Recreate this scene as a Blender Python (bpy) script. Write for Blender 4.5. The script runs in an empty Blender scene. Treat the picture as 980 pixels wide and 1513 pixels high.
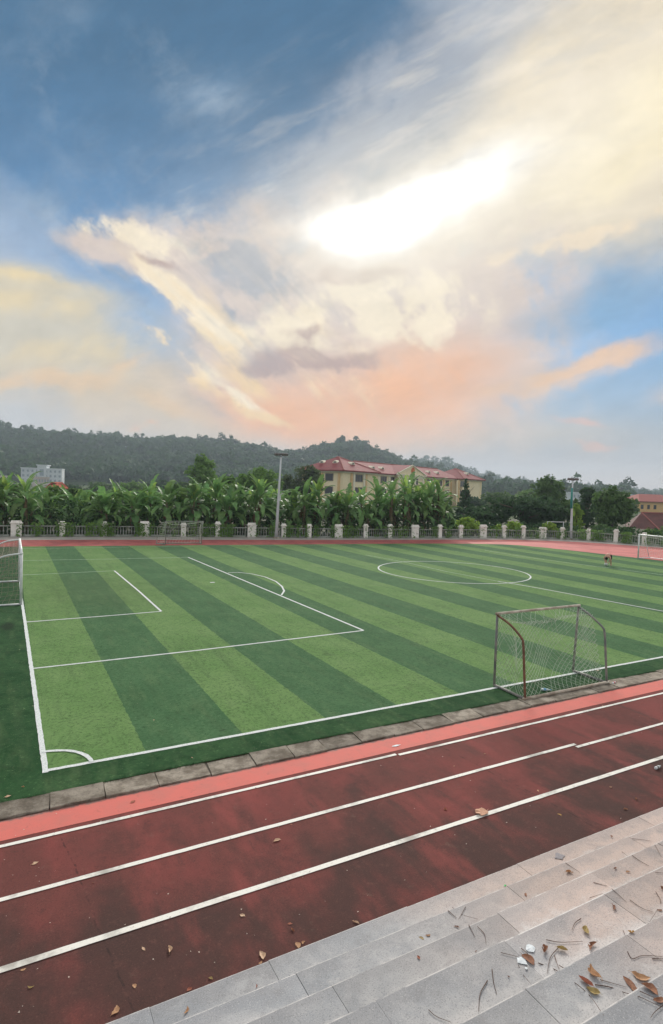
import bpy, math, random
import numpy as np
from math import radians as R, sin, cos, pi, sqrt, atan2, exp
from mathutils import Vector, Matrix

SC = bpy.context.scene
COL = SC.collection
rnd = random.Random(7)
nrs = np.random.RandomState(7)

# ------------------------------------------------------------------ camera
F_PX, YAW, PITCH, ROLL = 863.93, 0.50335, -0.0434, 0.03349
CAM = Vector((-0.577, -11.651, 5.4125))
_f = Vector((sin(YAW)*cos(PITCH), cos(YAW)*cos(PITCH), sin(PITCH)))
_r0 = Vector((cos(YAW), -sin(YAW), 0)); _u0 = _r0.cross(_f)
_r = _r0*cos(ROLL) + _u0*sin(ROLL); _u = -_r0*sin(ROLL) + _u0*cos(ROLL)
cd = bpy.data.cameras.new('camera'); cam = bpy.data.objects.new('camera', cd); COL.objects.link(cam)
m = Matrix((_r, _u, -_f)).transposed().to_4x4(); m.translation = CAM
cam.matrix_world = m
cd.sensor_fit = 'HORIZONTAL'; cd.sensor_width = 36; cd.lens = 36*F_PX/980
cd.clip_start = 0.05; cd.clip_end = 9000
SC.camera = cam

def ray(x, y): return _f + _r*((x-490)/F_PX) - _u*((y-756.5)/F_PX)
def G(x, y, z=0.0):
    d = ray(x, y); t = (z-CAM.z)/d.z; return CAM + d*t
def PD(x, y, D):
    """point seen at pixel x,y at horizontal depth D from the camera"""
    d = ray(x, y); t = D/(d.x*sin(YAW)+d.y*cos(YAW)); return CAM + d*t
def lin(c):
    return tuple(((v/255)/12.92 if v/255 <= .04045 else ((v/255+.055)/1.055)**2.4) for v in c)

# ------------------------------------------------------------------ sun + sky
SUN_DIR = ray(610, 300).normalized()
SUN_EL = math.asin(SUN_DIR.z); SUN_AZ = atan2(SUN_DIR.x, SUN_DIR.y)
sd = bpy.data.lights.new('sun', 'SUN'); sd.energy = 2.4; sd.angle = R(20); sd.color = (1, .94, .86)
so = bpy.data.objects.new('sun', sd); COL.objects.link(so)
so.rotation_euler = (-SUN_DIR).to_track_quat('-Z', 'Y').to_euler(); so.location = (0, 0, 60)

SC.view_settings.view_transform = 'Standard'; SC.view_settings.look = 'None'
EXPO = 0.6; SC.view_settings.exposure = EXPO; SC.view_settings.gamma = 1.0; SC.view_settings.use_curve_mapping = False
SC.cycles.max_bounces = 4; SC.cycles.diffuse_bounces = 3; SC.cycles.transparent_max_bounces = 4; SC.cycles.volume_bounces = 0
SC.cycles.sample_clamp_indirect = 6
SC.cycles.use_adaptive_sampling = True; SC.cycles.adaptive_threshold = .015; SC.cycles.adaptive_min_samples = 12

class N:
    """small node helper"""
    def __init__(s, tree): s.t = tree; s.n = tree.nodes; s.l = tree.links
    def put(s, sock, v):
        if v is None: return
        if isinstance(v, bpy.types.NodeSocket): s.l.new(v, sock)
        else:
            if sock.type == 'RGBA' and len(v) == 3: v = (*v, 1)
            sock.default_value = v
    def new(s, typ, **kw):
        n = s.n.new(typ)
        for k, v in kw.items(): setattr(n, k, v)
        return n
    def math(s, op, a, b=None, c=None, clamp=False):
        n = s.new('ShaderNodeMath', operation=op, use_clamp=clamp)
        for i, v in enumerate((a, b, c)): s.put(n.inputs[i], v)
        return n.outputs[0]
    def vec(s, op, a, b=None, scale=None):
        n = s.new('ShaderNodeVectorMath', operation=op)
        s.put(n.inputs[0], a); s.put(n.inputs[1], b)
        if scale is not None: s.put(n.inputs['Scale'], scale)
        return n.outputs['Value'] if op in ('DOT_PRODUCT', 'LENGTH') else n.outputs[0]
    def noise(s, vec, scale, detail=6, rough=.55, dist=0, out='Fac'):
        n = s.new('ShaderNodeTexNoise'); s.put(n.inputs['Vector'], vec)
        n.inputs['Scale'].default_value = scale; n.inputs['Detail'].default_value = detail
        n.inputs['Roughness'].default_value = rough; n.inputs['Distortion'].default_value = dist
        return n.outputs[out]
    def mr(s, v, a, b, c=0.0, d=1.0, smooth=True):
        n = s.new('ShaderNodeMapRange'); n.interpolation_type = 'SMOOTHSTEP' if smooth else 'LINEAR'
        s.put(n.inputs[0], v); s.put(n.inputs[1], a); s.put(n.inputs[2], b); s.put(n.inputs[3], c); s.put(n.inputs[4], d)
        return n.outputs[0]
    def mix(s, f, a, b, mode='MIX'):
        n = s.new('ShaderNodeMix', data_type='RGBA', blend_type=mode)
        s.put(n.inputs[0], f); s.put(n.inputs[6], a); s.put(n.inputs[7], b); return n.outputs[2]
    def mapping(s, v, loc=(0,0,0), rot=(0,0,0), sc=(1,1,1), typ='POINT'):
        n = s.new('ShaderNodeMapping', vector_type=typ); s.put(n.inputs[0], v)
        n.inputs[1].default_value = loc; n.inputs[2].default_value = rot; n.inputs[3].default_value = sc
        return n.outputs[0]
    def comb(s, x, y, z=0.0):
        n = s.new('ShaderNodeCombineXYZ'); s.put(n.inputs[0], x); s.put(n.inputs[1], y); s.put(n.inputs[2], z); return n.outputs[0]
    def sep(s, v):
        n = s.new('ShaderNodeSeparateXYZ'); s.put(n.inputs[0], v); return n.outputs

def build_world():
    w = bpy.data.worlds.new('World'); SC.world = w; w.use_nodes = True
    w.node_tree.nodes.clear(); k = N(w.node_tree)
    w.cycles.sampling_method = 'MANUAL'; w.cycles.sample_map_resolution = 512
    STR = 0.1
    d = k.vec('NORMALIZE', k.new('ShaderNodeTexCoord').outputs['Generated'])
    sky = k.new('ShaderNodeTexSky', sky_type='NISHITA'); sky.sun_disc = False
    sky.sun_elevation = SUN_EL; sky.sun_rotation = SUN_AZ
    sky.air_density = 1.0; sky.dust_density = 0.6; sky.ozone_density = 3.0
    # sky coordinates in degrees: (azimuth from the field axis * cos(el), elevation)
    x, y, z = k.sep(d)
    cr, sr = cos(YAW), sin(YAW)
    rx = k.math('SUBTRACT', k.math('MULTIPLY', x, cr), k.math('MULTIPLY', y, sr))
    ry = k.math('ADD', k.math('MULTIPLY', x, sr), k.math('MULTIPLY', y, cr))
    az = k.math('ARCTAN2', rx, ry)
    el = k.math('ARCSINE', z)
    q0 = k.comb(k.math('MULTIPLY', k.math('MULTIPLY', az, k.math('COSINE', el)), 180/pi), k.math('MULTIPLY', el, 180/pi), 1.0)
    def Q(px, py):
        v = ray(px, py).normalized(); e = math.asin(v.z)
        a = atan2(v.x*cr - v.y*sr, v.x*sr + v.y*cr)
        return (a*cos(e)*180/pi, e*180/pi)
    # streak space: stretched along the direction the cirrus is drawn out
    ax1 = (ray(980, 130).normalized() - ray(300, 430).normalized()).normalized()
    def stretch(axis, f):
        return k.vec('ADD', d, k.vec('SCALE', (axis.x, axis.y, axis.z), scale=k.math('MULTIPLY', k.vec('DOT_PRODUCT', d, (axis.x, axis.y, axis.z)), f-1)))
    st1 = stretch(ax1, .30)
    ax2 = (ray(420, 640).normalized() - ray(160, 400).normalized()).normalized()
    st2 = stretch(ax2, .38)
    wn = k.vec('MULTIPLY', k.vec('SUBTRACT', k.noise(d, 4.0, 4, .55, out='Color'), (.5, .5, .5)), (1, 1, 0))
    wn2 = k.vec('MULTIPLY', k.vec('SUBTRACT', k.noise(d, 14, 6, .6, out='Color'), (.5, .5, .5)), (1, 1, 0))
    q = k.vec('ADD', k.vec('ADD', q0, k.vec('SCALE', wn, scale=4.0)), k.vec('SCALE', wn2, scale=2.4))
    q1 = k.vec('ADD', q0, k.vec('SCALE', wn2, scale=2.0))
    ST = {'w': q, 's': q1, '0': q0}
    def chain(C):
        # each layer is worked out after the one before (keeps the shader small)
        t = k.vec('SCALE', C, scale=1e-9)
        for key, b in (('w', q), ('s', q1)): ST[key] = k.vec('ADD', b, t)
        return C
    def blob(px, py, sx, sy, rot=0, amp=1.0, co='w'):
        """soft elliptical patch; sx, sy are half sizes in photo pixels, rot in degrees anticlockwise"""
        c = Q(px, py); a = Q(px+10, py); b = Q(px, py-10)
        ux = math.hypot(a[0]-c[0], a[1]-c[1])/10; uy = math.hypot(b[0]-c[0], b[1]-c[1])/10; u = (ux+uy)/2
        a_, b_ = sx*u, sy*u; cr_, sr_ = cos(R(rot)), sin(R(rot))
        U = k.vec('DOT_PRODUCT', ST[co], (cr_/a_, sr_/a_, -(c[0]*cr_+c[1]*sr_)/a_)); V = k.vec('DOT_PRODUCT', ST[co], (-sr_/b_, cr_/b_, (c[0]*sr_-c[1]*cr_)/b_))
        g = k.math('POWER', .367879, k.math('MULTIPLY_ADD', V, V, k.math('MULTIPLY', U, U)))
        return (g, amp)
    def col(c, g=1.0):
        l = lin(c); return tuple(v*g/STR/2**EXPO for v in l)
    def add(*ms):
        o = None
        for v, amp in ms: o = (k.math('MULTIPLY', v, amp) if amp != 1.0 else v) if o is None else k.math('MULTIPLY_ADD', v, amp, o)
        return o
    fA = k.noise(st1, 10.0, 7, .62); fB = k.noise(st2, 14.0, 7, .64); fI = k.noise(d, 15.0, 7, .64)
    e = k.math('MULTIPLY', el, 180/pi)
    def dens(m, f, a, lo, hi, f2_=None, a2=0.0):
        """cloud density: soft patch roughened by noise, then cut between lo and hi"""
        n = k.math('MULTIPLY_ADD', f, a*3.0, -a*1.5)
        if f2_ is not None: n = k.math('ADD', n, k.math('MULTIPLY_ADD', f2_, a2*3.0, -a2*1.5))
        v = k.math('MULTIPLY_ADD', m, n, m)
        return k.mr(v, lo, hi)
    def lay(C, D, fac, colr): return chain(k.mix(k.math('MULTIPLY', D, fac), C, colr))
    # clear air
    C = k.mix(.72, k.mix(1.0, sky.outputs[0], (.66, .86, 1.02, 1), 'MULTIPLY'), col((88, 138, 178)))
    C = k.mix(k.mr(e, 12, 36), C, col((74, 114, 148)))
    C = k.mix(k.math('MULTIPLY', k.mr(e, 15, 2), .95), C, col((170, 180, 190)))
    # bright cloud cover over the unseen sky, added to lift the ambient light
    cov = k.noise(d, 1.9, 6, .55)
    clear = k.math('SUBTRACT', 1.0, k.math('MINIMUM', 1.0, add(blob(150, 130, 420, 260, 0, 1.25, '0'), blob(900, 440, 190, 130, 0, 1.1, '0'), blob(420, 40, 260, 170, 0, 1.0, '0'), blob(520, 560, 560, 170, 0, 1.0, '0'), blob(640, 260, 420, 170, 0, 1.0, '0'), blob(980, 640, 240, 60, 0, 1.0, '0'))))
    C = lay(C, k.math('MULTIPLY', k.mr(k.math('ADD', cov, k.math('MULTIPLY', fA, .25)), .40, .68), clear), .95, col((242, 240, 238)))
    # faint feathers in the blue
    mF = add(blob(85, 140, 75, 34, -38, .8), blob(205, 305, 70, 22, 14, 1.0), blob(45, 290, 95, 26, -15, .8), blob(270, 105, 80, 36, -20, .7), blob(330, 145, 80, 30, 20, .7), blob(180, 230, 160, 60, 10, .35), blob(120, 60, 160, 60, 0, .3))
    C = lay(C, k.math('MULTIPLY', mF, k.mr(fA, .42, .74)), .55, col((182, 200, 216)))
    C = lay(C, k.math('MULTIPLY', mF, k.mr(fI, .48, .74)), .35, col((190, 204, 216)))
    # lilac-grey fringe of the veil, feathering into the blue
    mV0 = add(blob(640, 190, 260, 105, 33, .95), blob(860, 60, 240, 120, 30, .9), blob(430, 285, 140, 46, 24, .8), blob(560, 100, 120, 60, 30, .35))
    C = lay(C, dens(mV0, fA, 1.3, .10, 1.1, fI, .7), .62, col((188, 192, 200)))
    # cream veil
    mV = add(blob(1000, 150, 330, 150, 22), blob(780, 235, 260, 92, 25), blob(1250, 60, 380, 300, 20), blob(930, -40, 170, 120, 30, .75))
    C = lay(C, dens(mV, fA, .55, .10, 1.0, fI, .2), .94, col((240, 226, 200)))
    C = lay(C, dens(add(blob(900, 210, 260, 70, 18), blob(1010, 130, 220, 90, 22, .7)), fA, .6, .25, 1.2), .9, col((255, 240, 200)))
    # left bank, yellowish, with a clear upper edge
    mL = add(blob(30, 470, 200, 68, -3), blob(-160, 480, 240, 110), blob(120, 560, 200, 55, -8, .85), blob(40, 415, 170, 24, 0, .6))
    C = lay(C, dens(mL, fA, .6, .12, 1.1, fI, .25), .85, col((218, 208, 184)))
    C = lay(C, dens(add(blob(20, 445, 140, 38, 2, .8), blob(100, 530, 150, 30, 14, .9), blob(0, 400, 110, 10, 0, .6)), fA, .9, .30, 1.1), .80, col((242, 220, 172)))
    C = lay(C, dens(add(blob(60, 572, 95, 20, 8), blob(175, 545, 70, 14, 18, .8), blob(250, 600, 90, 16, -12, .8)), fA, .9, .28, 1.05), .9, col((246, 206, 160)))
    C = lay(C, dens(add(blob(260, 590, 260, 60, 0, .9), blob(300, 500, 120, 60, -20, .5), blob(560, 640, 420, 40, 0, .8)), fA, .5, .1, 1.0), .72, col((222, 202, 176)))
    # broad warm mass under the light
    mC = add(blob(660, 440, 210, 130, 0, 1.0), blob(470, 430, 170, 120, -20, .9), blob(560, 590, 260, 80, 0, .95), blob(345, 520, 120, 70, -38, .7), blob(280, 385, 150, 52, -10, .9), blob(165, 365, 70, 18, -6, .7))
    C = lay(C, dens(mC, fB, .65, .22, .85, fI, .45), .95, col((222, 206, 196)))
    # peach glow low down
    mP = add(blob(520, 605, 190, 62, -6, .95), blob(660, 555, 95, 55, 8, .62), blob(400, 620, 130, 36, -14, .6), blob(600, 520, 160, 60, 0, .35))
    C = lay(C, dens(mP, fB, .40, .05, 1.25), .92, col((250, 188, 144)))
    # pale, sunlit parts of the mass
    mB = add(blob(540, 450, 150, 52, 4, 1.0), blob(640, 470, 110, 60, 0, .6), blob(240, 352, 140, 26, -6, .9), blob(250, 425, 80, 26, -32, .8), blob(320, 490, 115, 28, -32, .7), blob(260, 515, 80, 20, -28, .65), blob(330, 570, 115, 20, -26, .65), blob(430, 500, 90, 30, -25, .6))
    C = lay(C, dens(mB, fB, 1.5, .34, .95, fI, 1.0), .92, col((255, 241, 214)))
    C = lay(C, dens(add(blob(235, 505, 80, 17, -30, .8), blob(330, 505, 90, 15, -30, .7), blob(370, 560, 90, 14, -28, .7), blob(290, 560, 90, 14, -24, .8), blob(390, 612, 50, 10, -20, .8), blob(215, 425, 40, 8, -20, .7)), fB, 1.6, .22, 1.1, fI, .8), .80, col((252, 222, 172)))
    # shaded grey-blue bellies
    mG = add(blob(390, 408, 75, 38, -22, 1.0), blob(330, 372, 90, 24, -8, .7), blob(445, 352, 60, 18, 8, .75), blob(350, 450, 50, 20, -30, .55))
    C = lay(C, dens(mG, fI, 1.5, .26, .95, fB, .8), .86, col((152, 164, 182)))
    C = lay(C, dens(add(blob(520, 405, 110, 15, -3, .9), blob(470, 528, 95, 20, -3, 1.0), blob(400, 545, 60, 14, 4, .6), blob(225, 376, 48, 9, -12, .9), blob(480, 490, 60, 12, 0, .6), blob(660, 388, 50, 9, 0, .5)), fI, 1.4, .30, .92, fB, .7), .82, col((186, 162, 158)))
    C = lay(C, dens(add(blob(190, 410, 60, 13, -26, .9), blob(225, 470, 50, 14, -35, .8), blob(285, 530, 55, 12, -34, .8), blob(300, 592, 80, 13, -22, .8), blob(150, 600, 120, 14, 0, .5)), fB, .8, .3, 1.0), .5, col((152, 170, 184)))
    # soft cream edge and blue wedge on the right
    C = lay(C, dens(add(blob(905, 340, 100, 16, 16, .9), blob(760, 375, 140, 20, 6, .7), blob(840, 352, 60, 12, 10, .7)), fI, 1.2, .35, 1.1), .75, col((250, 230, 200)))
    C = lay(C, dens(add(blob(900, 440, 120, 46, 10, 1.0), blob(800, 490, 90, 28, 8, .55)), fA, .5, .2, 1.1), .5, col((122, 166, 200)))
    # drawn-out orange streaks
    C = lay(C, dens(add(blob(850, 548, 115, 22, 14, 1.0), blob(915, 525, 60, 22, 22, .75), blob(760, 575, 70, 20, 8, .6), blob(1090, 560, 130, 30, 10, .8)), fA, .9, .2, 1.15), .85, col((248, 206, 166)))
    C = lay(C, dens(add(blob(848, 622, 55, 10, -4, .75), blob(882, 655, 42, 8, 0, .9), blob(690, 655, 40, 6, 0, .4)), fA, .6, .3, 1.1), .7, col((238, 190, 172)))
    C = lay(C, dens(add(blob(210, 634, 36, 12, 12, 1.0)), fI, 1.0, .4, 1.05), .85, col((246, 188, 150)))
    # the light behind thin cloud: wide soft glow, then the core
    g1 = add(blob(620, 310, 270, 115, 16, .68, 's'), blob(800, 230, 210, 85, 24, .42, 's'), blob(560, 390, 170, 85, 0, .25, 's'))
    C = chain(k.mix(k.math('MINIMUM', .92, g1), C, col((255, 246, 228))))
    core = add(blob(590, 318, 150, 50, 17, 1.0, 's'), blob(480, 330, 90, 24, 12, .45, 's'), blob(700, 262, 110, 48, 24, .55, 's'), blob(540, 362, 80, 26, 0, .35, 's'))
    C = k.mix(k.math('MULTIPLY', dens(core, fA, .8, .05, 1.25, fI, .5), .95), C, col((255, 252, 244), 1.15))
    C = k.mix(k.mr(core, .55, 1.9), C, col((255, 252, 246), 2.6))
    # fine feathers drawn out from the light, right and left
    C = lay(C, k.math('MULTIPLY', add(blob(560, 190, 260, 110, 30, .9, 's'), blob(850, 150, 260, 150, 25, .8, 's'), blob(300, 300, 160, 50, 15, .6, 's')), k.mr(k.noise(stretch(ax1, .16), 26, 6, .62), .50, .70)), .42, col((250, 240, 224)))
    C = lay(C, k.math('MULTIPLY', add(blob(560, 190, 260, 110, 30, .8, 's'), blob(850, 130, 240, 120, 25, .6, 's')), k.mr(k.noise(stretch(ax1, .16), 19, 6, .62), .52, .36)), .30, col((150, 166, 186)))
    C = lay(C, k.math('MULTIPLY', add(blob(330, 500, 170, 80, -32, 1.0, 's'), blob(480, 570, 170, 60, -20, .6, 's')), k.mr(k.noise(stretch(ax2, .16), 30, 6, .64), .50, .68)), .55, col((254, 228, 186)))
    C = lay(C, k.math('MULTIPLY', add(blob(330, 500, 170, 80, -32, .9, 's'), blob(420, 430, 120, 60, -20, .7, 's')), k.mr(k.noise(stretch(ax2, .16), 22, 6, .64), .50, .34)), .40, col((164, 170, 180)))
    # fine grain of the cloud texture
    C = k.vec('SCALE', C, scale=k.mr(k.noise(st1, 34, 5, .66), .3, .7, .93, 1.07, False))
    # --- haze near the horizon
    C = k.mix(k.math('MULTIPLY', k.mr(e, 5.5, .5), .55), C, col((212, 196, 184)))
    C = k.mix(k.mr(e, 0, -3), C, col((120, 120, 115)))
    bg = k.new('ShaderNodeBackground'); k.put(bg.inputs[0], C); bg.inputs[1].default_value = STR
    o = k.new('ShaderNodeOutputWorld'); k.l.new(bg.outputs[0], o.inputs[0])
build_world()

# ------------------------------------------------------------------ materials
MATS = {}
def mat(name, color, rough=.8, var=None, scale=4.0, bump=0, bscale=40, spec=.3, metal=0, translucent=0, objvar=0, detail=5, fn=None):
    if name in MATS: return MATS[name]
    M = bpy.data.materials.new(name); M.use_nodes = True; t = M.node_tree; t.nodes.clear(); k = N(t)
    o = k.new('ShaderNodeOutputMaterial'); b = k.new('ShaderNodeBsdfPrincipled')
    b.inputs['Roughness'].default_value = rough; b.inputs['Specular IOR Level'].default_value = spec; b.inputs['Metallic'].default_value = metal
    tc = k.new('ShaderNodeTexCoord'); geo = k.new('ShaderNodeNewGeometry')
    pos = geo.outputs['Position']
    c = (*color, 1)
    if fn: c = fn(k, pos, tc, b)
    elif var:
        c = k.mix(k.mr(k.noise(pos, scale, detail, .6), .32, .68), color, var)
    if objvar:
        oi = k.new('ShaderNodeObjectInfo'); hs = k.new('ShaderNodeHueSaturation')
        k.put(hs.inputs['Value'], k.mr(oi.outputs['Random'], 0, 1, 1-objvar, 1+objvar, False))
        k.put(hs.inputs['Hue'], k.mr(k.math('FRACT', k.math('MULTIPLY', oi.outputs['Random'], 7.31)), 0, 1, .5-objvar*.05, .5+objvar*.05, False))
        k.put(hs.inputs['Color'], c); c = hs.outputs[0]
    k.put(b.inputs['Base Color'], c)
    if bump:
        bn = k.new('ShaderNodeBump'); bn.inputs['Strength'].default_value = bump; bn.inputs['Distance'].default_value = .02
        k.put(bn.inputs['Height'], k.noise(pos, bscale, 4, .6)); k.l.new(bn.outputs[0], b.inputs['Normal'])
    if translucent:
        tr = k.new('ShaderNodeBsdfTranslucent'); k.put(tr.inputs[0], c)
        ms = k.new('ShaderNodeMixShader'); ms.inputs[0].default_value = translucent
        k.l.new(b.outputs[0], ms.inputs[1]); k.l.new(tr.outputs[0], ms.inputs[2]); k.l.new(ms.outputs[0], o.inputs[0])
    else: k.l.new(b.outputs[0], o.inputs[0])
    MATS[name] = M; return M

STRIPE0, STRIPEW = 1.83, 2.03
def turf_fn(k, pos, tc, b):
    x, y, z = k.sep(pos)
    wob = k.math('MULTIPLY', k.math('SUBTRACT', k.noise(pos, 5, 4), .5), .10)
    s = k.math('FRACT', k.math('DIVIDE', k.math('ADD', k.math('SUBTRACT', x, STRIPE0), wob), 2*STRIPEW))
    dark = k.math('LESS_THAN', s, .5)
    out = k.math('MAXIMUM', k.math('LESS_THAN', x, 0.0), k.math('MAXIMUM', k.math('LESS_THAN', y, 0.0), k.math('GREATER_THAN', x, 48.0)))
    n1 = k.noise(pos, .5, 5, .6); n2 = k.noise(pos, 14, 5, .7); n3 = k.noise(k.mapping(pos, sc=(1, .25, 1)), 3, 5, .6)
    light = k.mix(k.mr(n1, .35, .65), (.128, .238, .078), (.162, .272, .098))
    drk = k.mix(k.mr(n1, .35, .65), (.058, .136, .060), (.076, .162, .073))
    marg = k.mix(k.mr(n1, .3, .7), (.020, .066, .025), (.038, .098, .038))
    marg = k.mix(k.math('MULTIPLY', k.mr(k.noise(pos, 2.2, 7, .72), .46, .62), .6), marg, (.012, .042, .016))
    c = k.mix(dark, light, drk); c = k.mix(out, c, marg)
    # worn, dirty blotches and fibre-scale grain; brushed pile, trodden goalmouth and rubber infill
    c = k.mix(k.math('MULTIPLY', k.mr(k.noise(k.mapping(pos, sc=(2.2, .22, 1)), 1.1, 5, .6), .48, .70), .30), c, (.060, .105, .050))
    gm_ = k.vec('LENGTH', k.vec('MULTIPLY', k.vec('SUBTRACT', pos, (3.0, 18.6, 0)), (.30, .16, 0)))
    c = k.mix(k.math('MULTIPLY', k.mr(k.math('ADD', gm_, k.math('MULTIPLY', k.math('SUBTRACT', n2, .5), 1.6)), 1.2, .3), .28), c, (.10, .13, .06))
    c = k.mix(k.math('MULTIPLY', k.mr(k.noise(pos, 1.4, 6, .68), .56, .74), .38), c, (.045, .080, .038))
    c = k.mix(k.math('MULTIPLY', k.mr(n2, .46, .72), .40), c, (.030, .068, .030))
    c = k.mix(k.math('MULTIPLY', k.mr(n3, .46, .75), .20), c, (.19, .26, .12))
    spk = k.noise(pos, 13, 7, .86); sp2 = k.noise(pos, 3.6, 7, .78)
    c = k.mix(k.math('MULTIPLY', k.mr(spk, .50, .64), .72), c, (.022, .055, .024))
    c = k.mix(k.math('MULTIPLY', k.mr(spk, .44, .32), .42), c, (.24, .36, .17))
    c = k.mix(k.math('MULTIPLY', k.mr(sp2, .57, .68), .62), c, (.030, .060, .028))
    c = k.mix(k.math('MULTIPLY', k.mr(k.noise(pos, 9, 3, .6), .70, .76), .6), c, (.30, .33, .20))
    # bare spots by the goal line
    sx = k.vec('LENGTH', k.vec('MULTIPLY', k.vec('SUBTRACT', pos, (-.62, 12.0, 0)), (1.6, .55, 0)))
    c = k.mix(k.math('MULTIPLY', k.mr(k.math('ADD', sx, k.math('MULTIPLY', n2, .5)), .75, .45), .8), c, (.02, .035, .02))
    sx = k.vec('LENGTH', k.vec('MULTIPLY', k.vec('SUBTRACT', pos, (-1.15, 2.2, 0)), (1.3, .6, 0)))
    c = k.mix(k.math('MULTIPLY', k.mr(k.math('ADD', sx, k.math('MULTIPLY', n2, .9)), 1.1, .6), .7), c, (.06, .05, .035))
    return c
def track_fn(k, pos, tc, b):
    n1 = k.noise(k.mapping(pos, rot=(0, 0, .12), sc=(1.1, .55, 1)), .75, 4, .5); n2 = k.noise(k.mapping(pos, loc=(7, 3, 0), sc=(.9, .6, 1)), 1.1, 6, .58); n3 = k.noise(pos, 45, 4, .7); n4 = k.noise(pos, 7, 6, .7)
    y = k.sep(pos)[1]
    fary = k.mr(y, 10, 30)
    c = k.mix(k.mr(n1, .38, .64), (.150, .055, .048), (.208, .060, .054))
    # dark grime gathers in the lane beside the steps
    gr = k.math('ADD', n2, k.mr(y, -2.4, -5.4, -.10, .16))
    c = k.mix(k.math('MULTIPLY', k.mr(gr, .40, .70), .85), c, (.066, .043, .038))
    c = k.mix(k.math('MULTIPLY', k.mr(k.noise(k.mapping(pos, rot=(0, 0, .1), sc=(1.3, .4, 1)), .8, 5, .6), .50, .72), .70), c, (.29, .076, .068))
    c = k.mix(k.math('MULTIPLY', k.mr(k.noise(k.mapping(pos, rot=(0, 0, -.25), sc=(2.2, .35, 1)), .9, 5, .62), .58, .70), .45), c, (.060, .046, .040))
    c = k.mix(k.math('MULTIPLY', k.mr(n4, .52, .72), .34), c, (.045, .032, .028))
    c = k.mix(k.math('MULTIPLY', k.mr(n4, .46, .28), .22), c, (.28, .12, .10))
    c = k.mix(k.math('MULTIPLY', k.mr(k.noise(pos, 2.3, 6, .66), .62, .76), .35), c, (.20, .165, .13))
    c = k.mix(k.math('MULTIPLY', k.mr(n3, .48, .72), .45), c, (.04, .028, .025))
    c = k.mix(k.math('MULTIPLY', k.mr(n3, .44, .28), .30), c, (.30, .13, .11))
    # cross seams where the rubber was laid in lengths
    xx = k.math('FRACT', k.math('DIVIDE', k.math('ADD', k.sep(pos)[0], k.math('ADD', k.math('MULTIPLY', y, .12), k.math('MULTIPLY', n2, .25))), 7.3))
    c = k.mix(k.math('MULTIPLY', k.math('LESS_THAN', xx, .0035), k.mr(n4, .42, .58, .0, .5)), c, (.03, .024, .022))
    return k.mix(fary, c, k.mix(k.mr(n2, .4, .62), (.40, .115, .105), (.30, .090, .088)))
def salmon_fn(k, pos, tc, b):
    n = k.noise(pos, 2.2, 6, .65); c = k.mix(k.mr(n, .4, .7), (.64, .170, .140), (.56, .175, .145))
    c = k.mix(k.math('MULTIPLY', k.mr(k.noise(pos, 6, 6, .7), .56, .76), .6), c, (.26, .12, .10))
    y = k.sep(pos)[1]
    return k.mix(k.mr(k.math('ADD', y, k.math('MULTIPLY', k.noise(pos, 7, 5, .7), .22)), -1.37, -1.30), c, (.21, .155, .13))
def line_fn(k, pos, tc, b):
    n = k.noise(pos, 1.3, 6, .65); n2 = k.noise(pos, 22, 4, .7)
    c = k.mix(k.mr(n, .48, .68), (.80, .78, .71), (.42, .40, .36)); c = k.mix(k.mr(k.noise(pos, 9, 6, .75), .60, .70), c, (.17, .10, .09))
    return k.mix(k.math('MULTIPLY', k.mr(n2, .52, .75), .5), c, (.34, .31, .28))
def mark_fn(k, pos, tc, b):
    n2 = k.noise(pos, 30, 4, .7)
    y = k.sep(pos)[1]
    c = k.mix(k.mr(n2, .42, .70), (.74, .76, .76), (.44, .52, .46))
    return c
def granite(a, bcol):
    def fn(k, pos, tc, b):
        n1 = k.noise(pos, 1.3, 6, .62, .4); sp = k.noise(pos, 80, 3, .7); sp2 = k.noise(pos, 75, 4, .75); st = k.noise(pos, 4.5, 7, .68)
        oi = k.new('ShaderNodeObjectInfo').outputs['Random']
        c = k.mix(k.mr(n1, .38, .64), a, bcol)
        # pinkish batch of stone towards the far end of the stand
        pk = k.mr(k.math('ADD', k.sep(pos)[0], k.math('MULTIPLY', k.math('SUBTRACT', k.noise(pos, .7, 4), .5), 3.0)), 2.9, 5.2)
        c = k.mix(k.math('MULTIPLY', pk, .9), c, (.56, .42, .355))
        # pale dust left at the back of each tread, trodden dark along the front
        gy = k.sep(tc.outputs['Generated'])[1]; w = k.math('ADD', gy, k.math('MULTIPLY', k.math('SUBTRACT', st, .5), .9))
        c = k.mix(k.math('MULTIPLY', k.mr(w, .62, .34), .62), c, (.66, .63, .61))
        c = k.mix(k.math('MULTIPLY', k.mr(w, .62, .92), .38), c, (.20, .20, .21))
        c = k.mix(k.math('MULTIPLY', k.mr(k.noise(pos, 2.1, 6, .6), .56, .70), .45), c, (.20, .195, .20))
        c = k.mix(k.math('MULTIPLY', k.mr(sp, .52, .66), .55), c, (.13, .13, .14))
        c = k.mix(k.math('MULTIPLY', k.mr(sp2, .55, .70), .5), c, (.76, .74, .72))
        # worn pale arris, with the light caught by the tread edge painted in
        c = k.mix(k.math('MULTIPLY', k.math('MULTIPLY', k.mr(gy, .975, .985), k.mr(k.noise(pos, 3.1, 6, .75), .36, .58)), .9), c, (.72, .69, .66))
        hs = k.new('ShaderNodeHueSaturation'); k.put(hs.inputs['Value'], k.mr(oi, 0, 1, .80, 1.06, False)); k.put(hs.inputs['Color'], c)
        return hs.outputs[0]
    return fn
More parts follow.
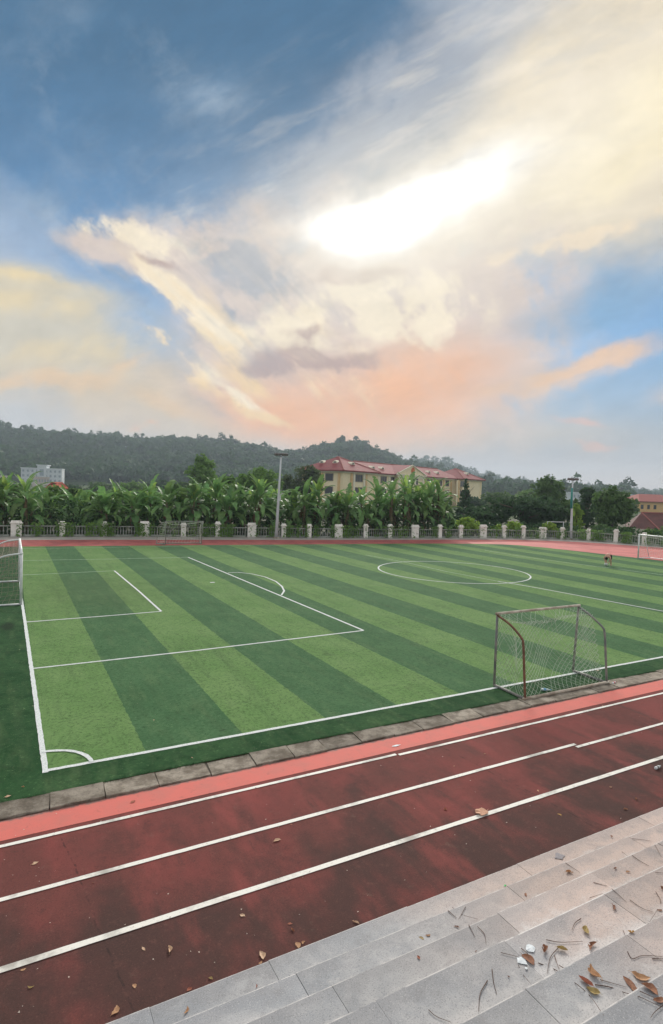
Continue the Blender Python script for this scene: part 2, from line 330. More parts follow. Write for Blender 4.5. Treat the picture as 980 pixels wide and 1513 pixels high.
def conc_fn(k, pos, tc, b):
    n1 = k.noise(pos, 2.5, 7, .7); n2 = k.noise(pos, 25, 4, .7); oi = k.new('ShaderNodeObjectInfo').outputs['Random']
    c = k.mix(k.mr(n1, .36, .64), (.155, .130, .100), (.34, .30, .245))
    c = k.mix(k.math('MULTIPLY', k.mr(n2, .5, .7), .5), c, (.08, .07, .06))
    hs = k.new('ShaderNodeHueSaturation'); k.put(hs.inputs['Value'], k.mr(oi, 0, 1, .75, 1.2, False)); k.put(hs.inputs['Color'], c)
    return hs.outputs[0]
M_turf = mat('turf', (.1, .2, .1), .95, fn=turf_fn, bump=.5, bscale=70, spec=.05)
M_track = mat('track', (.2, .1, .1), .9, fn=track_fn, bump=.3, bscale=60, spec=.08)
M_salmon = mat('salmon', (.6, .2, .2), .8, fn=salmon_fn, spec=.15)
M_red = mat('red_apron', (.55, .16, .145), .8, var=(.43, .125, .115), scale=.5, spec=.15)
M_line = mat('track_line', (.8, .8, .8), .7, fn=line_fn, spec=.2)
M_mark = mat('pitch_mark', (.8, .8, .8), .9, fn=mark_fn, spec=.1, bump=.4, bscale=70)
M_faint = mat('pitch_mark_thin', (.46, .55, .42), .9, var=(.30, .42, .28), scale=3, spec=.1)
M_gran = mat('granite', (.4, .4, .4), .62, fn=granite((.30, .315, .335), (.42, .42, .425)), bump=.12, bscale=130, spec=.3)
M_conc = mat('old_concrete', (.2, .2, .2), .9, fn=conc_fn, bump=.6, bscale=50, spec=.15)
M_pave = mat('pavement', (.40, .36, .32), .9, var=(.30, .28, .25), scale=.8, spec=.15)
M_ground = mat('ground', (.045, .085, .030), .95, var=(.065, .095, .04), scale=.05, spec=.1)
M_hill = mat('hill', (.035, .07, .025), .95, var=(.08, .13, .04), scale=.02, spec=.05)
M_white = mat('white_paint', (.78, .80, .80), .45, var=(.62, .64, .63), scale=3)
def post_fn(k, pos, tc, b):
    n = k.noise(pos, 2.6, 6, .65); c = k.mix(k.mr(n, .5, .7), (.86, .84, .77), (.50, .47, .40))
    z = k.sep(pos)[2]
    return k.mix(k.math('MULTIPLY', k.mr(k.math('ADD', z, k.math('MULTIPLY', n, .5)), .55, .1), .7), c, (.22, .21, .17))
M_post = mat('plaster_post', (.8, .8, .7), .85, fn=post_fn, spec=.15)
M_rail = mat('fence_rail', (.34, .36, .32), .8, var=(.20, .22, .18), scale=1.5)
M_steel = mat('galvanised', (.66, .68, .70), .5, var=(.54, .56, .58), scale=1.2, metal=.0)
M_teal = mat('teal_wrap', (.03, .22, .19), .6, var=(.04, .28, .23), scale=3)
M_black = mat('black_lamp', (.03, .03, .033), .5)
M_glass = mat('lamp_glass', (.22, .22, .21), .2)
def rust_fn(k, pos, tc, b):
    n = k.noise(pos, 6, 6, .7); return k.mix(k.mr(n, .42, .62), (.44, .45, .45), (.24, .18, .14))
M_rust = mat('rusty_pipe', (.3, .2, .15), .75, fn=rust_fn)
M_rust2 = mat('rusty_pipe_dark', (.14, .070, .045), .8, var=(.22, .11, .07), scale=8)
M_pale = mat('worn_pipe', (.62, .57, .48), .7, var=(.32, .25, .19), scale=3)
M_dpipe = mat('dark_pipe', (.16, .17, .17), .6, var=(.28, .26, .23), scale=5)
M_net = mat('net_cord', (.62, .68, .58), .9)
M_net2 = mat('net_cord_brown', (.42, .34, .28), .9)
M_bark = mat('bark', (.13, .10, .07), .9, var=(.07, .055, .04), scale=3)
M_bstem = mat('banana_stem', (.19, .17, .09), .8, var=(.10, .075, .045), scale=4)
M_ban = mat('banana_leaf', (.125, .250, .085), .5, var=(.20, .35, .11), scale=1.3, translucent=.36, objvar=.3)
M_bany = mat('banana_leaf_young', (.30, .46, .10), .5, var=(.36, .52, .13), scale=2, translucent=.4, objvar=.2)
M_band = mat('banana_leaf_dead', (.22, .15, .085), .9, var=(.13, .085, .05), scale=3, translucent=.15, objvar=.25)
def fol(n, a, b, sc=.5, tr=.30): return mat(n, a, .7, var=b, scale=sc, translucent=tr, spec=.15, detail=6)
M_lf = fol('leaf_mid', (.075, .150, .045), (.125, .215, .062))
M_lfd = fol('leaf_dark', (.042, .090, .040), (.075, .140, .055))
M_lfy = fol('leaf_yellow', (.20, .33, .055), (.32, .46, .075), 1.0)
M_lfb = fol('leaf_bright', (.115, .225, .055), (.18, .31, .075), .7)
M_lfo = fol('leaf_olive', (.070, .105, .042), (.105, .15, .058))
M_for = fol('forest_leaf', (.032, .075, .032), (.060, .125, .044), .02)
M_cream = mat('cream_wall', (.90, .78, .53), .85, var=(.84, .71, .46), scale=.4)
M_creamd = mat('ochre_trim', (.74, .52, .27), .85, var=(.68, .46, .22), scale=.6)
M_trim = mat('pale_trim', (.82, .76, .60), .85)
M_roof = mat('red_tile', (.27, .058, .058), .8, var=(.21, .046, .047), scale=.7)
M_ridge = mat('ridge_tile', (.36, .13, .11), .8)
M_win = mat('dark_window', (.045, .05, .055), .25, spec=.5)
M_frame = mat('window_frame', (.30, .26, .20), .7)
M_emr = mat('emblem_red', (.62, .07, .035), .6)
M_emg = mat('emblem_gold', (.72, .42, .06), .5)
M_bwh = mat('white_wall', (.62, .66, .68), .85, var=(.56, .60, .62), scale=.2)
M_bgw = mat('grey_window', (.30, .36, .40), .4)
M_oroof = mat('orange_roof', (.55, .13, .07), .8, var=(.45, .10, .06), scale=.8)
M_droof = mat('dark_tile_roof', (.150, .058, .050), .85, var=(.095, .042, .038), scale=.9)

# ------------------------------------------------------------------ mesh helpers
class MB:
    def __init__(s): s.v = []; s.f = []
    def quad(s, a, b, c, d):
        n = len(s.v); s.v += [tuple(a), tuple(b), tuple(c), tuple(d)]; s.f.append((n, n+1, n+2, n+3)); return s
    def tri(s, a, b, c):
        n = len(s.v); s.v += [tuple(a), tuple(b), tuple(c)]; s.f.append((n, n+1, n+2)); return s
    def poly(s, pts):
        n = len(s.v); s.v += [tuple(p) for p in pts]; s.f.append(tuple(range(n, n+len(pts)))); return s
    def box(s, x0, y0, z0, x1, y1, z1, top=None):
        """top: inset (dx,dy) of the top face"""
        dx, dy = top or (0, 0); n = len(s.v)
        s.v += [(x0,y0,z0),(x1,y0,z0),(x1,y1,z0),(x0,y1,z0),(x0+dx,y0+dy,z1),(x1-dx,y0+dy,z1),(x1-dx,y1-dy,z1),(x0+dx,y1-dy,z1)]
        s.f += [(n+a,n+b,n+c,n+d) for a,b,c,d in ((0,3,2,1),(4,5,6,7),(0,1,5,4),(1,2,6,5),(2,3,7,6),(3,0,4,7))]; return s
    def tube(s, pts, r, n=6, cap=True):
        pts = [Vector(p) for p in pts]; rs = r if isinstance(r, (list, tuple)) else [r]*len(pts); b0 = len(s.v)
        for i, p in enumerate(pts):
            t = (pts[min(i+1, len(pts)-1)] - pts[max(i-1, 0)]).normalized()
            a = t.cross(Vector((0, 0, 1)) if abs(t.z) < .9 else Vector((1, 0, 0))).normalized(); b = t.cross(a)
            for j in range(n):
                an = 2*pi*j/n; s.v.append(tuple(p + (a*cos(an) + b*sin(an))*rs[i]))
        for i in range(len(pts)-1):
            for j in range(n):
                s.f.append((b0+i*n+j, b0+i*n+(j+1)%n, b0+(i+1)*n+(j+1)%n, b0+(i+1)*n+j))
        if cap:
            s.f.append(tuple(b0+j for j in range(n))[::-1]); e = b0+(len(pts)-1)*n; s.f.append(tuple(e+j for j in range(n)))
        return s
    def lathe(s, prof, n=12, c=(0,0,0)):
        b0 = len(s.v)
        for r, z in prof:
            for j in range(n): s.v.append((c[0]+r*cos(2*pi*j/n), c[1]+r*sin(2*pi*j/n), c[2]+z))
        for i in range(len(prof)-1):
            for j in range(n): s.f.append((b0+i*n+j, b0+i*n+(j+1)%n, b0+(i+1)*n+(j+1)%n, b0+(i+1)*n+j))
        s.f.append(tuple(b0+j for j in range(n))[::-1]); e = b0+(len(prof)-1)*n; s.f.append(tuple(e+j for j in range(n)))
        return s
    def mesh(s, name, m, smooth=False):
        me = bpy.data.meshes.new(name); me.from_pydata(s.v, [], s.f); me.materials.append(m)
        if smooth: me.polygons.foreach_set('use_smooth', [True]*len(me.polygons))
        me.update(); return me
    def build(s, name, m, parent=None, smooth=False, kind=None):
        return link(name, s.mesh(name, m, smooth), parent, kind=kind)
def link(name, me, parent=None, loc=(0,0,0), rot=(0,0,0), sc=(1,1,1), kind=None):
    o = bpy.data.objects.new(name, me); COL.objects.link(o); o.parent = parent
    o.location = loc; o.rotation_euler = rot; o.scale = sc
    if kind: o['kind'] = kind
    return o
def empty(name, loc=(0,0,0), rz=0):
    o = bpy.data.objects.new(name, None); COL.objects.link(o); o.location = loc; o.rotation_euler = (0, 0, rz); o.empty_display_size = .3; return o
def tag(o, label, cat, group=None):
    o['label'] = label; o['category'] = cat
    if group: o['group'] = group
    return o
def struct(o): o['kind'] = 'structure'; return o
def quadcloud(P, Nn, S, asp=1.0, seed=0):
    """leaf quads: centres P, normals Nn, half sizes S -> (verts, faces)"""
    rs = np.random.RandomState(seed); n = len(P)
    a = rs.normal(size=(n, 3)); a -= Nn*(a*Nn).sum(1, keepdims=True); a /= np.linalg.norm(a, axis=1, keepdims=True)+1e-9
    b = np.cross(Nn, a); S = S[:, None]
    V = np.stack([P-a*S*asp, P-b*S*.55+a*S*.1, P+a*S*asp, P+b*S*.55-a*S*.1], 1).reshape(-1, 3)
    F = np.arange(4*n).reshape(-1, 4); return V, F
def np_mesh(name, V, F, m):
    me = bpy.data.meshes.new(name); nf = len(F); w = F.shape[1]
    me.vertices.add(len(V)); me.vertices.foreach_set('co', V.astype('f4').ravel())
    me.loops.add(nf*w); me.loops.foreach_set('vertex_index', F.astype('i4').ravel())
    me.polygons.add(nf); me.polygons.foreach_set('loop_start', np.arange(0, nf*w, w, dtype='i4')); 
    me.materials.append(m); me.update(calc_edges=True); me.validate(); return me
def crown_np(lobes, n, size, seed, jitter=.8):
    """leaf clumps spread through lobes [(cx,cy,cz,rx,ry,rz)]"""
    rs = np.random.RandomState(seed); out = []; nn = []
    vol = np.array([l[3]*l[4]+l[4]*l[5] for l in lobes]); cnt = np.maximum(8, (n*vol/vol.sum()).astype(int))
    for l, c in zip(lobes, cnt):
        # twig clumps on the lobe, leaves gathered round each clump
        nc = max(6, c//14); d = rs.normal(size=(nc, 3)); d /= np.linalg.norm(d, axis=1, keepdims=True)
        rad = rs.uniform(.55, 1.06, (nc, 1)); cc = d*rad
        idx = rs.randint(0, nc, c); p = cc[idx] + rs.normal(size=(c, 3))*.13
        out.append(p*np.array(l[3:6])+np.array(l[:3])); nrm = d[idx] + rs.normal(size=(c, 3))*jitter + np.array([0, 0, .3])
        nn.append(nrm/np.linalg.norm(nrm, axis=1, keepdims=True))
    P = np.concatenate(out); Nn = np.concatenate(nn); keep = P[:, 2] > .12; P = P[keep]; Nn = Nn[keep]
    return quadcloud(P, Nn, rs.uniform(.6, 1.25, len(P))*size, 1.0, seed)

# ------------------------------------------------------------------ ground, track, turf
def sheet(pts, z, name, m, parent=None):
    return MB().poly([(p[0], p[1], z) for p in pts]).build(name, m, parent)
g = MB(); RG = 2100
g.poly([(RG*cos(2*pi*i/48), RG*sin(2*pi*i/48), -.06) for i in range(48)]); struct(g.build('ground', M_ground))

fence_px = [(-60,793),(-10,793),(24,793),(92,793),(154,793),(213.5,793),(271,793.3),(321.5,793.7),(372,794),(419,794.4),(456.6,794.8),(500,795),(540,795.2),(576,795.3),(613,795.3),(649.6,795.2),(680.7,795.1),(713.6,795.1),(744.6,795.3),(773,795.7),(801.6,796.2),(830.7,797),(869.5,799),(910,802),(952,805.6),(990,809)]
FP = [G(*p) for p in fence_px]
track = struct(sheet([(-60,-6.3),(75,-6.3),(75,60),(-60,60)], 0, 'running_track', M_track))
# paved strip between outer lane and fence
strip_in = [G(x, y) for x, y in [(-60,797.5),(0,798),(150,797.8),(300,797.8),(450,798),(600,797.8),(700,797.4),(760,797.6),(810,799),(850,800.6),(890,803),(930,806),(980,809.6),(1040,814)]]
outer = [p + (p - CAM).normalized()*1.0 for p in FP]
struct(sheet([(p.x, p.y) for p in strip_in] + [(p.x, p.y) for p in reversed(outer)], .006, 'far_pavement', M_pave))
# ground beyond the fence is grown over
struct(sheet([(p.x, p.y) for p in outer] + [(110,20),(110,75),(-70,75),(-60,50)], .010, 'planting_bed', mat('soil', (.075,.07,.04), .95, var=(.045,.06,.025), scale=.6)))
turf_edge = [G(x, y) for x, y in [(0,808.4),(100,807.6),(300,805.9),(500,804.4),(600,803.6),(660,803.6),(700,803.9),(740,804.6),(770,806.2),(800,809),(850,814.4),(900,820),(980,829),(1040,836)]]
tp = [(-14, -.87), (44, -.87), (47.5, 2), (49.3, 8)] + [(p.x, p.y) for p in reversed(turf_edge)] + [(-14, turf_edge[0].y+.4)]
turf = struct(sheet(tp, .030, 'artificial_turf', M_turf))
# brighter red apron behind the far goal
ap = [G(x, y) for x, y in [(690,801.2),(740,800.6),(780,800.8),(820,802.6),(860,805.0),(900,807.6),(980,812.5),(1040,818)]]
sheet([(p.x, p.y) for p in ap] + [(60,0),(50,5)] + [(p.x, p.y) for p in reversed(turf_edge[6:])], .004, 'red_apron', M_red, track)
# near edge: salmon strip + lane lines
sheet([(-60,-1.99),(60,-1.97),(60,-1.41),(-60,-1.41)], .004, 'salmon_edge_strip', M_salmon, track)
def strip(name, pts, w, z, m, parent, jit=0.0, closed=False, step=None):
    """painted line of width w along pts with slightly ragged edges"""
    P = [Vector((p[0], p[1])) for p in pts]
    if step:
        Q = [P[0]]
        for a, b in zip(P, P[1:]):
            n = max(1, int((b-a).length/step)); Q += [a+(b-a)*((i+1)/n) for i in range(n)]
        P = Q
    mb = MB(); n = len(P)
    for i, p in enumerate(P):
        t = (P[min(i+1, n-1)] - P[max(i-1, 0)]).normalized(); nn = Vector((-t.y, t.x))
        a = p + nn*(w/2+rnd.uniform(-jit, jit)); b = p - nn*(w/2+rnd.uniform(-jit, jit))
        mb.v += [(a.x, a.y, z), (b.x, b.y, z)]
        if i: mb.f.append((2*i-2, 2*i-1, 2*i+1, 2*i))
    return mb.build(name, m, parent)
strip('lane_line', [(-60,-2.155),(6.36,-2.125)], .074, .009, M_line, track, .003, step=.25)
strip('lane_line', [(6.40,-2.165),(60,-2.165)], .074, .009, M_line, track, .003, step=.25)
strip('lane_line', [(-60,-3.375),(10.22,-3.36)], .080, .009, M_line, track, .003, step=.25)
strip('lane_line', [(10.12,-3.475),(60,-3.50)], .080, .009, M_line, track, .003, step=.25)
strip('lane_line', [(-60,-4.575),(60,-4.585)], .092, .009, M_line, track, .003, step=.25)
for y0 in (800.3, 802.6):
    strip('lane_line', [G(x, y0 + (-.2 if x > 300 else 0)) for x in (-60, 50, 150, 250, 350, 450, 550, 640)], .07, .009, mat('far_line', (.46,.24,.22), .8, var=(.36,.15,.14), scale=.6), track)
# old concrete kerb slabs between turf and track
kerb = struct(MB().box(-16,-1.36,-.03,40,-.885,.012).build('kerb', mat('kerb_bed', (.085,.072,.056), .95)))
x = -15.8; i = 0
joints = [.02, .89, 1.78, 2.72, 3.6, 4.42, 5.15, 6.0, 6.84, 7.62, 8.5]
xs = []
while x < .0: xs.append(x); x += rnd.uniform(.82, .95)
xs = [v for v in xs if v < -.6] + joints
while xs[-1] < 30: xs.append(xs[-1]+rnd.uniform(.8, .92))
for a, b in zip(xs, xs[1:]):
    mb = MB(); j = lambda s: rnd.uniform(-s, s); sk = rnd.uniform(.02, .10)
    x0, x1 = a+.003+abs(j(.014)), b-.003-abs(j(.014)); y0, y1 = -1.40+j(.025), -.88+j(.015); z = .034+j(.010)
    n = 5; bev = .012; row = []
    for (yy, zz) in ((y0, -.01), (y0, z-bev), (y0+bev, z), (y1-bev, z+j(.006)), (y1, z-bev), (y1, -.01)):
        row.append([(x0+(x1-x0)*t/n + sk*(y0-yy)*(-1) + j(.003), yy+j(.008), zz+j(.004)) for t in range(n+1)])
    for q in range(5):
        for t in range(n): mb.quad(row[q][t], row[q][t+1], row[q+1][t+1], row[q+1][t])
    for t in (0, n): mb.poly([row[q][t] for q in (range(6) if t else range(5,-1,-1))])
    mb.build('kerb_slab', M_conc, kerb)

def fringe():
    rs = np.random.RandomState(12); n = 9000; x = rs.uniform(-2, 22, n); y = -.87 + rs.normal(size=n)*.035 - .05*np.maximum(0, np.sin(x*2.3)+np.sin(x*5.1+1))*rs.rand(n)
    h = rs.uniform(.012, .035, n); a = rs.uniform(0, 6.28, n); w = .004; lx = rs.normal(size=n)*.015; ly = rs.normal(size=n)*.015-.008
    V = np.stack([np.stack([x-w*np.cos(a), y-w*np.sin(a), np.full(n, .028)], 1), np.stack([x+w*np.cos(a), y+w*np.sin(a), np.full(n, .028)], 1), np.stack([x+lx, y+ly, .03+h], 1)], 1).reshape(-1, 3)
    o = link('turf_fringe', np_mesh('turf_fringe', V, np.arange(3*n).reshape(-1, 3), mat('fringe', (.035, .095, .04), .9, var=(.06, .13, .05), scale=6)), turf, kind='stuff')
fringe()
# pitch markings
W, PW, GW, PDp, GD, XH, RC = 37.28, 12.0, 6.0, 10.99, 4.9, 25.23, 4.95
ZM = .035; YM = W/2
_mk = [0]
def mk(pts, w=.1, m=M_mark, jit=.006, step=.12):
    _mk[0] += 1; return strip('pitch_line', pts, w, ZM+.0007*_mk[0], m, turf, jit, step=step)
def gpx(*px): return [(p.x, p.y) for p in (G(x, y, .03) for x, y in px)]
mk([(.03, .0), (34, .0)], .10); mk([(34.1, .0), (47.5, .0)], .10, step=.5)
mk(gpx((67.5,1142), (46.5,988), (37,919), (31.5,884), (29.5,850), (28.5,828), (28,811)), .10)
mk(gpx((46,988.4),(290,961.5),(537.5,931.8)), .09); mk(gpx((537,931.6),(410,878.5),(278,823.5)), .10)
mk(gpx((278,823.5),(160,826.2),(30,828.4)), .09, M_faint)
mk(gpx((37,919.6),(160,910.2),(238.5,903.6)), .09); mk(gpx((238.3,903.6),(204,872.6),(169,843.5)), .09); mk(gpx((169,843.5),(100,846.8),(30,850)), .09, M_faint)
mk(gpx((28,811),(160,809),(300,806.8),(430,806),(520,805.2)), .08, M_faint)
arc = gpx((337,846.5),(352,846),(372,848.2),(392,852.8),(408,859.5),(417,867),(420,873.5),(416,879.5)); mk(arc, .09, step=.3)
mk([(.82*cos(a*pi/40), .82*sin(a*pi/40)) for a in range(21)], .085)
cpx = [(555,838),(560,834.5),(572,832.3),(600,831),(640,831.5),(690,835),(730,840),(760,845.5),(778,851),(783,855.5),(778,860),(755,862.8),(720,863.8),(694,863.5),(660,861.5),(620,856.5),(585,849.5),(563,843),(555,838)]
cc = gpx(*cpx); cxm = sum(p[0] for p in cc[:-1])/(len(cc)-1)
mk([(XH+.15+RC*cos(a*pi/48), YM-.2+RC*sin(a*pi/48)) for a in range(97)], .10, step=None)
mk(gpx((985,904.4),(783,867),(736,859.2)), .10, M_mark); mk(gpx((736,859.2),(661,845),(600,831.3),(540,820)), .08, M_faint)
mk(gpx((985,850.5),(900,839.5),(806,827.5),(760,820.5),(717,813.5)), .09, M_faint)
mk(gpx((985,871),(990,872)), .08, M_faint)
sp_ = G(314, 861, .03); mk([(sp_.x-.12, sp_.y), (sp_.x+.12, sp_.y)], .2)

# ------------------------------------------------------------------ stepped stand in the foreground
NOS = [(-6.107,.32),(-6.713,.64),(-7.307,.96),(-7.905,1.28),(-8.629,1.60)]
while NOS[-1][0] > -12.4: NOS.append((NOS[-1][0]-.60, NOS[-1][1]+.30))
steps = struct(empty('stand_steps', (0, 0, 0)))
core = MB()
for i, (y, z) in enumerate(NOS):
    y1 = NOS[i+1][0] if i+1 < len(NOS) else y-1.6
    core.box(-25, y1-.03 if i+1 < len(NOS) else y1, 0 if i == 0 else NOS[i-1][1]-.05, 40, y-.012, z-.045)
core.build('step_core', mat('step_core', (.16,.155,.15), .9, var=(.24,.23,.22), scale=3), steps)
fixed = {0: [G(399,1424,.32).x, G(604,1342,.32).x, G(767,1279,.32).x], 1: [G(437,1438,.64).x, G(652,1349,.64).x, G(836,1276,.64).x], 2: [G(490,1456,.96).x, G(736,1350,.96).x], 3: [G(556,1480,1.28).x, G(905,1330,1.28).x], 4: [G(800,1485,1.6).x]}
for i, (y, z) in enumerate(NOS):
    y1 = NOS[i+1][0] if i+1 < len(NOS) else y-1.6
    js = sorted(fixed.get(i, [rnd.uniform(1, 3)]))
    while js[0] > -14: js.insert(0, js[0]-rnd.uniform(1.2, 1.5))
    while js[-1] < 22: js.append(js[-1]+rnd.uniform(1.2, 1.5))
    # keep slab lengths sensible between distant known joints
    k2 = [js[0]]
    for b in js[1:]:
        n = max(1, round((b-k2[-1])/1.35)); a = k2[-1]; k2 += [a+(b-a)*(t+1)/n for t in range(n)]
    for a, b in zip(k2, k2[1:]):
        dz = rnd.uniform(-.003, .003); dy = rnd.uniform(-.004, .004); mb = MB(); zz = z+dz
        xa, xb, ya, yb = a+.0012, b-.0012, y+.004+dy, y1-.02
        bv = .006
        mb.v += [(xa,yb,zz-.045),(xb,yb,zz-.045),(xb,ya,zz-.045),(xa,ya,zz-.045),(xa,yb,zz),(xb,yb,zz),(xb,ya,zz-bv),(xa,ya,zz-bv),(xb-.001,ya-bv,zz),(xa+.001,ya-bv,zz)]
        mb.f += [(3,2,6,7),(7,6,8,9),(9,8,5,4),(1,0,4,5),(2,1,5,8,6),(0,3,7,9,4)]
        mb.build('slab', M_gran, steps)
def on_steps(px, py):
    for i in range(len(NOS)-1, -1, -1):
        p = G(px, py, NOS[i][1]); y1 = NOS[i+1][0] if i+1 < len(NOS) else -99
        if y1-.001 <= p.y <= NOS[i][0]+.01: return p
    return G(px, py, 0.0)

# ------------------------------------------------------------------ fence
fence = tag(empty('boundary_fence', (FP[0].x, FP[0].y, 0)), 'weathered white balustrade fence with plaster posts behind the far track', 'fence')
fo = Vector((FP[0].x, FP[0].y, 0))
wide = {2, 5, 8, 11, 14, 17, 20}
def post_mesh(w, cap=True):
    mb = MB(); h = 1.25
    mb.box(-w/2, -.15, 0, w/2, .15, .12); mb.box(-w/2+.02, -.13, .12, w/2-.02, .13, h)
    if cap: mb.box(-w/2-.07, -.2, h, w/2+.07, .2, h+.07); mb.box(-w/2, -.15, h+.07, w/2, .15, h+.27, (.06, .05))
    return mb.mesh('post', M_post)
pm1, pm2 = post_mesh(.50), post_mesh(.90)
bal = MB().lathe([(.045,0),(.045,.05),(.03,.1),(.065,.28),(.03,.45),(.028,.6),(.05,.66)], 6)
for i in range(len(FP)):
    t = (FP[min(i+1, len(FP)-1)] - FP[max(i-1, 0)]); a = atan2(t.y, t.x)
    o = link('post', pm2 if i in wide else pm1, fence, FP[i]-fo, (0, 0, a), (1, 1, rnd.uniform(.92, 1.06)))
    if i+1 < len(FP):
        p, q = FP[i], FP[i+1]; d = (q-p); L = d.length; d.normalize(); nn = Vector((-d.y, d.x, 0)); wl = .55 if i in wide else .33; wr = .55 if i+1 in wide else .33
        a0 = p + d*wl - fo; b0 = q - d*wr - fo
        for nm, z0, z1, w in (('base_rail', .02, .2, .10), ('top_rail', .93, 1.01, .09)):
            mb = MB(); c = [a0-nn*w, b0-nn*w, b0+nn*w, a0+nn*w]
            mb.v += [(v.x, v.y, z0) for v in c] + [(v.x, v.y, z1) for v in c]
            mb.f += [(0,3,2,1),(4,5,6,7),(0,1,5,4),(1,2,6,5),(2,3,7,6),(3,0,4,7)]
            mb.build(nm, M_rail, fence)
        mb = MB(); n = max(2, int((L-wl-wr)/.24))
        for k_ in range(n):
            c = a0 + (b0-a0)*((k_+.5)/n); v0 = len(mb.v)
            mb.v += [(c.x+v[0], c.y+v[1], .2+v[2]*1.06) for v in bal.v]; mb.f += [tuple(v0+j for j in f) for f in bal.f]
        mb.build('baluster_row', M_rail, fence, kind='stuff')

# ------------------------------------------------------------------ goals
def curve_pts(pts, n=6):
    """Catmull-Rom through pts"""
    P = [Vector(p) for p in pts]; P = [P[0]*2-P[1]] + P + [P[-1]*2-P[-2]]; out = []
    for i in range(1, len(P)-2):
        for s in range(n):
            t = s/n; a, b, c, d = P[i-1], P[i], P[i+1], P[i+2]
            out.append(.5*((2*b) + (c-a)*t + (2*a-5*b+4*c-d)*t*t + (3*b-a-3*c+d)*t**3))
    out.append(P[-2]); return out
def net_panel(mb, c00, c10, c11, c01, nu, nv, r, sag=(0,0,0), seed=0, sub=2, miss=0.0, diag=False):
    rs = random.Random(seed); c00, c10, c11, c01, sag = map(Vector, (c00, c10, c11, c01, sag))
    ph = [rs.uniform(0, 6) for _ in range(4)]
    def S(u, v):
        p = c00*(1-u)*(1-v) + c10*u*(1-v) + c11*u*v + c01*(1-u)*v
        w = 16*u*(1-u)*v*(1-v)
        return p + sag*w*(1+.4*sin(5*u+ph[0])*sin(4*v+ph[1])) + Vector((.05*sin(9*v+ph[2]+3*u), .05*sin(7*u+ph[3]), .03*sin(8*u+6*v)))*min(1, w*2)
    if diag:                      # knotted diamond mesh
        for sgn in (1, -1):
            for c in range(-nv, nu+1) if sgn > 0 else range(0, nu+nv+1):
                if rs.random() < miss: continue
                pts = []
                for j in range(nv*sub+1):
                    u = (c + sgn*j/sub)/nu
                    if 0 <= u <= 1: pts.append(S(u, j/(nv*sub)))
                if len(pts) > 2:
                    if rs.random() < miss: pts = pts[:max(3, int(len(pts)*rs.uniform(.3, .8)))]
                    mb.tube(pts, r, 3, False)
        return
    for i in range(nu+1):
        if rs.random() < miss: continue
        mb.tube([S(i/nu, j/(nv*sub)) for j in range(nv*sub+1)], r, 3, False)
    for j in range(nv+1):
        if rs.random() < miss: continue
        mb.tube([S(i/(nu*sub), j/nv) for i in range(nu*sub+1)], r, 3, False)
def portable_goal(name, label, loc, A, B, Ab, Bb, h, mats, fine=True):
    """A,B front feet, Ab,Bb rear feet (local); h front height"""
    g = tag(empty(name, loc), label, 'goal'); r = .034
    A, B, Ab, Bb = map(Vector, (A, B, Ab, Bb)); up = Vector((0, 0, 1)); z0 = up*r
    At, Bt = A + up*h, B + up*h + Vector((.10, .0, 0))
    MB().tube([A+z0, At], r, 8).build('front_post', mats[0], g, True); MB().tube([B+z0, Bt], r, 8).build('front_post', mats[0], g, True)
    MB().tube([At-Vector((.05,0,0)), At, Bt, Bt+Vector((.05,0,0))], r*1.1, 8).build('crossbar', mats[1], g, True)
    MB().tube([Ab+z0-Vector((.06,0,0)), Bb+z0+Vector((.06,0,0))], r*1.3, 8).build('rear_ground_bar', mats[1], g, True)
    for P, Q in ((A, Ab), (B, Bb)): MB().tube([P+z0, Q+z0], r*1.1, 8).build('side_ground_bar', mats[0], g, True)
    for P, Q, T, mm in ((A, Ab, At, mats[3]), (B, Bb, Bt, mats[2])):
        d = (P-Q)
        pts = curve_pts([Q+z0, Q+d*.07+up*h*.40, Q+d*.13+up*h*.70, Q+d*.21+up*h*.785, Q+d*.55+up*h*.90, T-up*.04], 5)
        MB().tube(pts, r*.92, 8).build('rear_stay', mm, g, True)
    nb = MB(); d1, d2 = (A-Ab), (B-Bb); q = 20 if fine else 14; v = 13 if fine else 10
    rr = .0036 if fine else .006
    net_panel(nb, Ab+z0+d1*.1, Bb+z0+d2*.1, Bb+d2*.5+up*h*.93, Ab+d1*.5+up*h*.93, q, v, rr, (.1, .42, -.25), 3, miss=.14, diag=fine)
    net_panel(nb, Ab+d1*.5+up*h*.93, Bb+d2*.5+up*h*.93, Bt, At, q, 4, rr, (0, 0, -.22), 4, miss=.2, diag=fine)
    for P, Q, T, d, s in ((A, Ab, At, d1, 5), (B, Bb, Bt, d2, 6)):
        net_panel(nb, P+z0, Q+z0+d*.1, Q+d*.5+up*h*.93, T, 8, v, rr, ((.14 if s == 5 else -.14), 0, 0), s, miss=.18, diag=fine)
    nb.build('net', M_net, g, kind='stuff')
    return g
sgl = Vector((11.25, .13, .03))
portable_goal('portable_goal', 'small rusty pipe goal with torn net standing at the kerb of the pitch', sgl, (0,0,0), (3.24,0,0), (-.04,-1.15,0), (3.22,-1.16,0), 2.03, (M_dpipe, M_pale, M_dpipe, M_rust2))
p1 = G(247, 806.3, 0)
portable_goal('portable_goal', 'thin grey pipe goal standing on the red track before the banana plants', (p1.x, p1.y+.6, .004), (0,0,0), (3.05,-.12,0), (-.55,.95,0), (3.2,.85,0), 2.0, (M_rail, M_rail, M_rail, M_rail), False)
